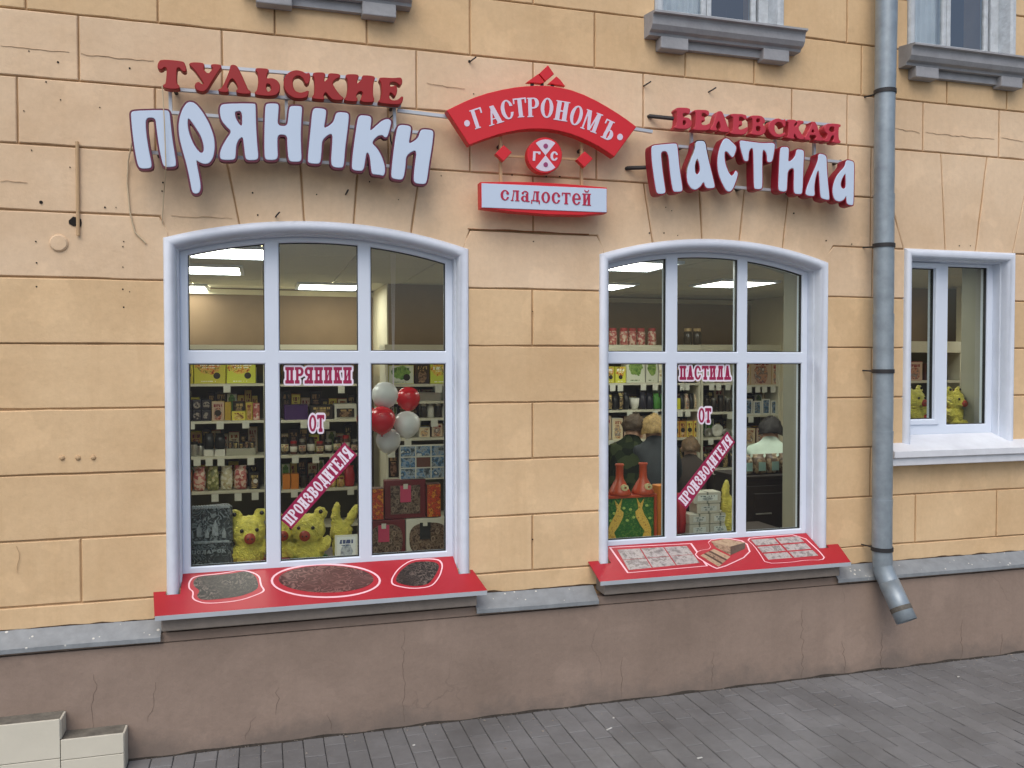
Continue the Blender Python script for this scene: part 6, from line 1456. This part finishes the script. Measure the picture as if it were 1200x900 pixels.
# gift boxes right of the balloons
PR_GB = printed('gingerbread_pack', [C(52, 34, 28), C(86, 64, 50), C(120, 100, 82), C(44, 26, 22), C(70, 44, 36)], 46, kind='noise')
K_MAROON = mat('maroon_card', C(96, 28, 30), .4, .08); K_OFFW = mat('off_white_card', C(190, 186, 172), .5, .05); K_PINKT = mat('pink_tag', C(178, 58, 88), .5, .06)
def gift(x0, x1, yt, yb, Y, body, label, win, tagm, z=None, tagpos=(.5, .78)):
    xa, xb = PX(x0, yb, Y), PX(x1, yb, Y); z0 = PH((x0+x1)/2, yb, Y) if z is None else z; z1 = z0+PH((x0+x1)/2, yt, Y)-PH((x0+x1)/2, yb, Y)
    t = thing('gift_box', label, 'gift box', ((xa+xb)/2, Y, z0)); w_, h_ = xb-xa, z1-z0
    obj('box', MB().bbox(xa, xb, Y, Y+.07, z0+.0005, z1, .003), body, t)
    if win == 'oval': a = [((xa+xb)/2+w_*.43*math.copysign(abs(math.cos(g))**.7, math.cos(g)), z0+h_*.47+h_*.42*math.copysign(abs(math.sin(g))**.7, math.sin(g))) for g in [2*math.pi*k/28 for k in range(28)]]
    else: a = [(xa+w_*.14, z0+h_*.12), (xb-w_*.14, z0+h_*.12), (xb-w_*.14, z0+h_*.86), (xa+w_*.14, z0+h_*.86)]
    obj('gingerbread', MB().prism(a, [], Y-.004, Y+.001, ch=.0015), PR_GB, t)
    random.seed(int(x0))
    for k in range(7):
        cx_, cz_ = xa+w_*(.2+.1*k), z0+h_*(.25+.2*(k % 3))
        obj('icing_swirl', MB().prism(_ell(cx_, cz_, w_*.05, h_*.08, 10), [_ell(cx_, cz_, w_*.03, h_*.05, 8)], Y-.0065, Y-.0035), mat('icing', C(132, 112, 94), .6, .1), t)
    tg = obj('swing_tag', MB().box(xa+w_*tagpos[0]-.034, xa+w_*tagpos[0]+.034, Y-.012, Y-.01, z0+h_*tagpos[1]-.085, z0+h_*tagpos[1]+.02), tagm, t)
    obj('tag_label', MB().box(xa+w_*tagpos[0]-.014, xa+w_*tagpos[0]+.014, Y-.0135, Y-.0118, z0+h_*tagpos[1]-.002, z0+h_*tagpos[1]+.03), K_OFFW, tg)
YH = .5
gift(431, 475, 610, 655, YH, K_MAROON, 'maroon gingerbread gift box with pink tag at the bottom of its stack', 'oval', K_PINKT, ZLG, (.42, .8))
gift(476, 528, 608, 652, YH, K_OFFW, 'off white gift box with black oval gingerbread and dark tag', 'oval', K_BLACK, ZLG, (.42, .82))
zg = ZLG+PH(450, 610, YH)-PH(450, 655, YH)+.002
gift(451, 499, 565, 610, YH+.02, K_MAROON, 'maroon gift box with gingerbread and pink tag resting on two lower gift boxes', 'rect', K_PINKT, zg, (.5, .78))
M_ORN = printed('khokhloma_print', [C(30, 22, 20), C(190, 70, 30), C(120, 30, 30), C(216, 140, 40), C(60, 26, 24)], 34, kind='noise')
goods_box(432, 450, 572, 609, YH+.01, .08, K_BROWN, M_ORN, 'tall dark box with orange floral ornament left of the maroon gift box', 'box', None, zg)
goods_box(500, 517, 569, 608, YH+.01, .08, K_BROWN, M_ORN, 'tall dark box with orange floral ornament right of the maroon gift box', 'box', None, zg)
zg2 = zg+PH(475, 565, YH+.02)-PH(475, 610, YH+.02)+.002
xa, xb = PX(469, 560, YH+.03), PX(523, 560, YH+.03); z1 = zg2+PH(495, 524, YH+.03)-PH(495, 563, YH+.03)
t = thing('photo_box', 'gift box covered with blue and white town photographs under the balloons', 'gift box', ((xa+xb)/2, YH+.03, zg2))
obj('box', MB().bbox(xa, xb, YH+.03, YH+.09, zg2, z1, .003), K_OFFW, t)
for c_ in range(3):
    for r_ in range(3):
        u0, u1_ = xa+(xb-xa)*(c_/3+.015), xa+(xb-xa)*((c_+1)/3-.015); v0, v1 = zg2+(z1-zg2)*(r_/3+.02), zg2+(z1-zg2)*((r_+1)/3-.02)
        obj('photograph', MB().box(u0, u1_, YH+.028, YH+.031, v0, v1), (K_BROWN if (c_, r_) == (1, 1) else PR_PHOTO), t)
# balloons on ribbons from the ceiling
M_BALW = mat('white_balloon', C(222, 222, 222), .28, .02, spec=.5); M_BALR = mat('red_balloon', C(206, 30, 44), .22, .03, spec=.6)
for k, (bx, by, r, Y, m, lab) in enumerate([(451, 463, 15.5, .62, M_BALW, 'white balloon at the top of the bunch'), (478.5, 467, 14, .72, M_BALR, 'red balloon beside the topmost white one'), (447.5, 492, 16, .55, M_BALR, 'red balloon in front of two white ones'), (432, 491, 14, .72, M_BALR, 'red balloon half hidden by the window bar'), (477, 497, 15.5, .62, M_BALW, 'white balloon on the shelf side of the bunch'), (455, 516, 14.5, .72, M_BALW, 'white balloon lowest in the bunch')]):
    c = P(bx, by, Y); R_ = r*(DIST+Y)/1000
    t = thing('balloon', lab, 'balloon', c, 'bunch of red and white balloons')
    pr = [(.004, -R_*1.14), (R_*.3, -R_*1.0), (R_*.62, -R_*.8), (R_*.86, -R_*.5), (R_*.98, -R_*.16), (R_, .1*R_), (R_*.93, R_*.42), (R_*.74, R_*.7), (R_*.45, R_*.9), (R_*.2, R_*.98), (.002, R_)]
    obj('skin', MB().lathe(pr, c.x, c.y, c.z, 28), m, t, smooth=True); obj('knot', MB().lathe([(.009, -R_*1.22), (.004, -R_*1.15), (.004, -R_*1.13)], c.x, c.y, c.z, 8), m, t)
    hub = P(462, 490, .68); obj('ribbon', MB().tube([(c.x, c.y, c.z-R_*1.2), (hub.x, .72, hub.z), (hub.x+.006*k, .80, ZCE-.001)], .0008, 5), M_WV, t)

# orange flask bottles on the green animal picture box
M_BOT = mat('orange_glazed_bottle', C(178, 70, 36), .35, .08); PR_GRNP = printed('green_garden_print', [C(18, 52, 28), C(50, 116, 44), C(26, 76, 36), C(96, 140, 56), C(22, 60, 30)], 60, kind='noise')
YT = .36
p, q = P(706, 626, YT), P(770, 579, YT)
t = thing('picture_box', 'orange framed box front with two golden animals on green leaves', 'picture box', ((p.x+q.x)/2, YT, ZLG))
a = [(p.x, ZLG+.001), (q.x, ZLG+.001), (q.x, q.z), (p.x, q.z)]
obj('frame', MB().prism(a, [inset(a, .018)], YT, YT+.11, ch=.003), M_BOT, t); obj('picture', MB().prism(inset(a, .0175), [], YT+.012, YT+.02), PR_GRNP, t)
M_GOLD = printed('golden_animal', [C(206, 150, 50), C(226, 190, 90), C(150, 96, 36)], 60, kind='noise')
w_ = q.x-p.x; h_ = q.z-ZLG
for sx in (-1, 1):
    f = lambda u, v: ((p.x+q.x)/2+sx*u*w_, ZLG+v*h_)
    an = [f(.40, .12), (f(.22, .12)), f(.28, .3), f(.2, .42), f(.12, .58), f(.11, .68), f(.17, .74), f(.13, .95), f(.2, .82), f(.27, .92), f(.23, .74), f(.27, .62), f(.34, .5), f(.40, .34)]
    obj('golden_animal', MB().prism(an if sx > 0 else an[::-1], [], YT+.006, YT+.013, ch=.001), M_GOLD, t)
for k in range(14):
    cx_, cz_ = p.x+w_*(.1+.06*k), ZLG+h_*(.82-.5*abs(math.sin(k*1.3))*.6); obj('pale_leaf', MB().prism(_ell(cx_, cz_, .011, .009, 8), [], YT+.008, YT+.0125), mat('pale_leaf_paint', C(170, 190, 96), .5, .1), t)
M_EMB = mat('cream_emblem', C(206, 190, 140), .5, .1)
for xp_, lab in ((726, 'orange flask bottle with pale emblem on the picture box, nearer the surround'), (753.5, 'orange flask bottle with pale emblem on the picture box, nearer the window bar')):
    b_ = P(xp_, 578, YT+.055); h = PH(xp_, 542, YT+.055)-b_.z; t = thing('flask_bottle', lab, 'bottle', (b_.x, YT+.055, q.z), 'pair of flask bottles')
    pr = [(h*.36, 0.001), (h*.38, h*.03), (h*.33, h*.15), (h*.22, h*.36), (h*.14, h*.5), (h*.125, h*.6), (h*.125, h*.92), (h*.15, h*.95), (h*.14, h), (h*.1, h), (h*.1, h*.9)]
    obj('body', MB().lathe(pr, b_.x, YT+.055, q.z, 24), M_BOT, t, smooth=True)
    obj('emblem', MB().prism(_ell(b_.x+.01, q.z+h*.26, h*.13, h*.1, 14), [_ell(b_.x+.014, q.z+h*.25, h*.05, h*.04, 8)], YT+.055-h*.33, YT+.055-h*.2), M_EMB, t)
goods_box(771, 783, 560, 626, YT+.1, .1, K_ORNG, None, 'plain orange carton between the picture box and the window bar', 'carton', None, ZLG)
# red bags behind the window bar, stacked boxes
YK = .6
for k, (x0, x1, yt) in enumerate(((786, 797, 560), (795, 806, 570))): goods_bag(x0, x1, yt, 618, YK+.05*k, .09, K_RED, 'red foil bag standing left of the stacked white boxes', 'bag', 'red foil bags by the boxes', ZLG)
PR_BOXL = pack('box_label', C(206, 210, 204), C(70, 80, 84), [C(190, 196, 190), C(120, 130, 130), C(206, 208, 200)], r=.25)
M_STRAP = mat('grey_strap', C(120, 122, 112), .6, .1)
def strapped(x0, x1, z, h, Y, lab):
    xa, xb = PX(x0, 600, Y), PX(x1, 600, Y); t = thing('white_box', lab, 'box', ((xa+xb)/2, Y, z), 'stack of white boxes')
    obj('carton', MB().bbox(xa, xb, Y, Y+.12, z+.0005, z+h, .004), K_OFFW, t)
    obj('strap', MB().box((xa+xb)/2-.006, (xa+xb)/2+.006, Y-.0015, Y+.122, z-.0001, z+h+.0012), M_STRAP, t); obj('label', MB().box(xa+.03, xb-.03, Y-.003, Y-.0008, z+h*.25, z+h*.75), PR_BOXL, t)
hb = PH(832, 594, YK)-PH(832, 606, YK); z_ = ZLG+.001
for x0, x1, l1, l2 in ((808, 831.5, 'white strapped box, lower left of the stack beside the red bags', 'white strapped box, second layer beside the red bags'), (832.5, 856, 'white strapped box, lowest below the slim yellow figure', 'white strapped box, second layer beside the slim yellow figure')):
    strapped(x0, x1, z_, hb, YK, l1); strapped(x0, x1, z_+hb+.002, hb, YK, l2)
    
strapped(817, 844, z_+2*(hb+.002), hb*.92, YK+.004, 'white strapped box, third layer in the middle of the stack')
strapped(813, 845, z_+2*(hb+.002)+hb*.92+.002, hb*1.1, YK+.008, 'white strapped box on the very top of the stack')
# dark cabinet with bags on it
YCB = 1.15
xa, xb = PX(868, 590, YCB), PX(933, 590, YCB); zt_ = PH(900, 557, YCB)
t = thing('dark_cabinet', 'black brown cabinet with panelled door below the bagged sweets', 'cabinet', ((xa+xb)/2, YCB, ZF))
M_CAB = mat('black_brown_wood', C(44, 36, 32), .5, .15, 10)
obj('carcass', MB().bbox(xa, xb, YCB, YCB+.4, ZF, zt_-.03, .004), M_CAB, t); obj('top', MB().bbox(xa-.01, xb+.01, YCB-.015, YCB+.41, zt_-.0295, zt_, .004), M_CAB, t)
a = [(xa+.05, ZF+.1), (xb-.05, ZF+.1), (xb-.05, zt_-.08), (xa+.05, zt_-.08)]
obj('door', MB().prism(a, [], YCB-.012, YCB+.001, ch=.004), M_CAB, t); obj('door_panel', MB().prism(inset(a, .06), [], YCB-.017, YCB-.011, ch=.004), M_CAB, t)
obj('handle', MB().tube([(xa+.12, YCB-.03, zt_-.3), (xa+.26, YCB-.03, zt_-.3)], .006, 8), K_SILV, t)
K_MINT = mat('mint_card', C(150, 190, 186), .5, .06); PR_BAG = printed('biscuit_bag', [C(120, 96, 72), C(160, 140, 110), C(90, 70, 54), C(186, 176, 150)], 40)
for k in range(4): goods_bag(870+15.5*k, 885+15.5*k, 534, 557, YCB+.06, .12, PR_BAG, 'clear biscuit bag with mint label standing on the dark cabinet', 'bag', 'biscuit bags on the cabinet', zt_+.001, 'biscuit_bag', card=K_MINT)
# small window display
goods_box(1063, 1081, 424, 446, 1.66, .12, K_RED, PR_FIG, 'red printed box on the shelf behind the small window', 'box', None, uH[0]+.0008)
goods_box(1085, 1100, 426, 446, 1.66, .12, K_BROWN, PR_DARK, 'brown printed box beside the red one behind the small window', 'box', None, uH[0]+.0008)
goods_box(1066, 1094, 478, 503, .55, .12, K_RED, None, 'plain red carton beside the yellow figure in the small window', 'carton', None, zl3)
p, q = P(1124, 500, .5), P(1141, 456, .56)
t = thing('leaning_picture', 'red brown picture board leaning inside the small window', 'picture', ((p.x+q.x)/2, .5, zl3))
o = obj('board', MB().put([(p.x, .5, zl3+.001), (q.x, .5, zl3+.001), (q.x+.02, .6, q.z), (p.x+.02, .6, q.z), (p.x, .512, zl3+.001), (q.x, .512, zl3+.001), (q.x+.02, .612, q.z), (p.x+.02, .612, q.z)], [(0, 1, 2, 3), (7, 6, 5, 4), (0, 4, 5, 1), (1, 5, 6, 2), (2, 6, 7, 3), (3, 7, 4, 0)]), printed('red_brown_picture', [C(120, 50, 40), C(90, 36, 32), C(150, 96, 80), C(110, 60, 50)], 16, kind='noise'), t)

# ------------------------------------------------------------------ people in the shop
M_SKIN = mat('skin', C(206, 160, 132), .55, .04); M_JEAN = mat('dark_trousers', C(44, 48, 60), .85, .1, 20)
def person(label, head_px, Y, heading, bend, jacket, haircol, hair_len=.0, name='person', group='shoppers'):
    """one continuous body grown over a posed skeleton; bend 0 upright .. 1 deeply bent forward; local +Y is forward"""
    up = [(0, 0, .93), (0, .015, 1.13), (0, .0, 1.36), (0, .03, 1.47), (0, .06, 1.56), (0, .05, 1.68)]
    dn = [(0, -.16, .9), (0, .02, 1.07), (0, .24, 1.2), (0, .35, 1.25), (0, .43, 1.29), (0, .5, 1.38)]
    sp = [Vector(a).lerp(Vector(b), bend) for a, b in zip(up, dn)]
    V = list(sp); R_ = [(.15, .12), (.14, .105), (.145, .105), (.066, .066), (.082, .098), (.06, .075)]; E2 = [(0, 1), (1, 2), (2, 3), (3, 4), (4, 5)]
    def addv(p_, r, par): V.append(Vector(p_)); R_.append((r, r)); E2.append((par, len(V)-1)); return len(V)-1
    ch = sp[2]
    for s_ in (-1, 1):
        sh = addv(ch+Vector((s_*.165, 0, -.005)), .062, 2); fw = Vector((0, .1+.16*bend, 0))
        el = addv(ch+Vector((s_*.235, .03+.08*bend, -.24))+fw*.3, .05, sh); wr = addv(ch+Vector((s_*.17, .2+.08*bend, -.38))+fw*.3, .034, el)
        pm = addv(V[wr]+Vector((-s_*.01, .06, -.02)), .032, wr); 
        for k in range(4): a_ = addv(V[pm]+Vector((s_*(.028-.018*k), .04, -.012)), .0095, pm); addv(V[a_]+Vector((0, .032-.003*abs(k-1), -.02)), .008, a_)
        th_ = addv(V[wr]+Vector((-s_*.04, .045, .0)), .0105, pm); addv(V[th_]+Vector((-s_*.012, .03, -.012)), .009, th_)
        hp = addv(sp[0]+Vector((s_*.095, .0, -.06)), .095, 0); kn = addv(Vector((s_*.1, sp[0].y*.5+.05, .5)), .066, hp); an = addv(Vector((s_*.1, sp[0].y*.4-.02, .09)), .045, kn)
        ft = addv(Vector((s_*.11, sp[0].y*.4+.08, .045)), .042, an); addv(Vector((s_*.12, sp[0].y*.4+.17, .035)), .034, ft)
    me = bpy.data.meshes.new('tmp'); me.from_pydata([tuple(v) for v in V], E2, []); o = bpy.data.objects.new('tmp', me); COL.objects.link(o)
    md = o.modifiers.new('s', 'SKIN'); md.use_smooth_shade = True
    for i, (a, b) in enumerate(R_): me.skin_vertices[0].data[i].radius = (a, b)
    me.skin_vertices[0].data[0].use_root = True
    ms = o.modifiers.new('u', 'SUBSURF'); ms.levels = 2; ms.render_levels = 2
    dg = bpy.context.evaluated_depsgraph_get(); out = bpy.data.meshes.new_from_object(o.evaluated_get(dg)); bpy.data.objects.remove(o)
    hc = sp[4].lerp(sp[5], .35)
    tgt = P(*head_px, Y); scale = (tgt.z-ZF)/hc.z; Rm = Matrix.Rotation(heading, 4, 'Z'); hw = Rm @ (hc*scale); base = Vector((tgt.x-hw.x, tgt.y-hw.y, ZF))
    for m_ in (jacket, M_SKIN, M_JEAN): out.materials.append(m_)
    nk = sp[3].lerp(sp[4], .25); hd = (sp[5]-sp[3]).normalized()
    for p_ in out.polygons:
        c = p_.center; p_.use_smooth = True
        if (c-nk).dot(hd) > 0 and (c-hc).length < .26: p_.material_index = 1
        elif abs(c.x) > .1 and c.y > ch.y+.2+.05*bend and c.z < ch.z-.33: p_.material_index = 1
        elif c.z < sp[0].z-.1: p_.material_index = 2
    T = Matrix.Translation(base) @ Rm @ Matrix.Scale(scale, 4)
    out.transform(T)
    t = thing(name, label, 'person', base, group); obj('body', out, None, t)
    # hair: a cap of overlapping locks round the skull, open at the face
    up_ = (sp[5]-sp[4]).normalized(); fwd = (Vector((0, 1, 0))-up_*up_.y).normalized(); sd = fwd.cross(up_)
    vs, fs = [], []; nu, nv = 26, 12
    for j in range(nv+1):
        th = math.pi*.66*j/nv
        for i in range(nu):
            ph = 2*math.pi*i/nu; d = up_*math.cos(th)+(sd*math.cos(ph)+fwd*math.sin(ph))*math.sin(th); front = max(0, math.sin(ph))*math.sin(th)
            if front > .35 and th > .9: rr_ = .072
            else: rr_ = .108+.03*noise.noise(Vector((i*1.3, j*.5, 3+hc.y*9)))+(hair_len*max(0, th-1.3) if math.sin(ph) < .2 else 0)
            vs.append(T @ (hc+up_*.012-fwd*.008+Vector((d.x*.92, d.y*1.08, d.z*1.04))*rr_))
    for j in range(nv):
        for i in range(nu): fs.append((j*nu+i, j*nu+(i+1) % nu, (j+1)*nu+(i+1) % nu, (j+1)*nu+i))
    obj('hair', mesh('hair', vs, fs), mat('hair_'+str(haircol[:3]), haircol, .55, .35, 60, bump=.8, bscale=140), t, smooth=True)
    # face: nose, eyes, ears
    def ball(c, r, m, nm):
        q_ = T @ c; obj(nm, MB().lathe([(.001, -r), (r*.7, -r*.7), (r, 0), (r*.7, r*.7), (.001, r)], q_.x, q_.y, q_.z, 10), m, t, smooth=True)
    ball(hc+fwd*.112-up_*.02, .014, M_SKIN, 'nose')
    for s_ in (-1, 1): ball(hc+fwd*.098+sd*(s_*.033)+up_*.018, .009, M_EYE, 'eye'); ball(hc+sd*(s_*.086)-up_*.005, .02, M_SKIN, 'ear')
    q_ = T @ (hc+fwd*.1-up_*.062); obj('mouth', MB().bbox(q_.x-.022, q_.x+.022, q_.y-.006, q_.y+.006, q_.z-.005, q_.z+.005, .002), M_SNT, t)
    return t
M_CAMO = printed('camouflage_jacket', [C(40, 48, 32), C(58, 66, 42), C(30, 34, 26), C(74, 76, 50)], 14, rough=.9, spec=.1); M_GREYJ = mat('charcoal_jacket', C(52, 56, 60), .85, .12, 14)
person('person in dark green camouflage jacket bending towards the shelves', (743, 501), 2.35, rad(-42), .42, M_CAMO, C(78, 60, 40))
person('fair haired person in charcoal jacket bending beside the camouflage jacket', (765, 502), 2.25, rad(-12), .42, M_GREYJ, C(168, 138, 84), .05)
person('brown haired person in dark brown top, behind the slanting banner by the stacked boxes', (809, 525), 2.5, rad(-24), .4, mat('dark_brown_jumper', C(56, 46, 40), .85, .1, 14), C(110, 86, 60), .02)
person('dark haired person in pale mint top leaning behind the dark cabinet', (903, 504), 2.0, rad(-35), .5, mat('pale_mint_top', C(190, 206, 192), .85, .08, 14), C(34, 28, 26), .03)
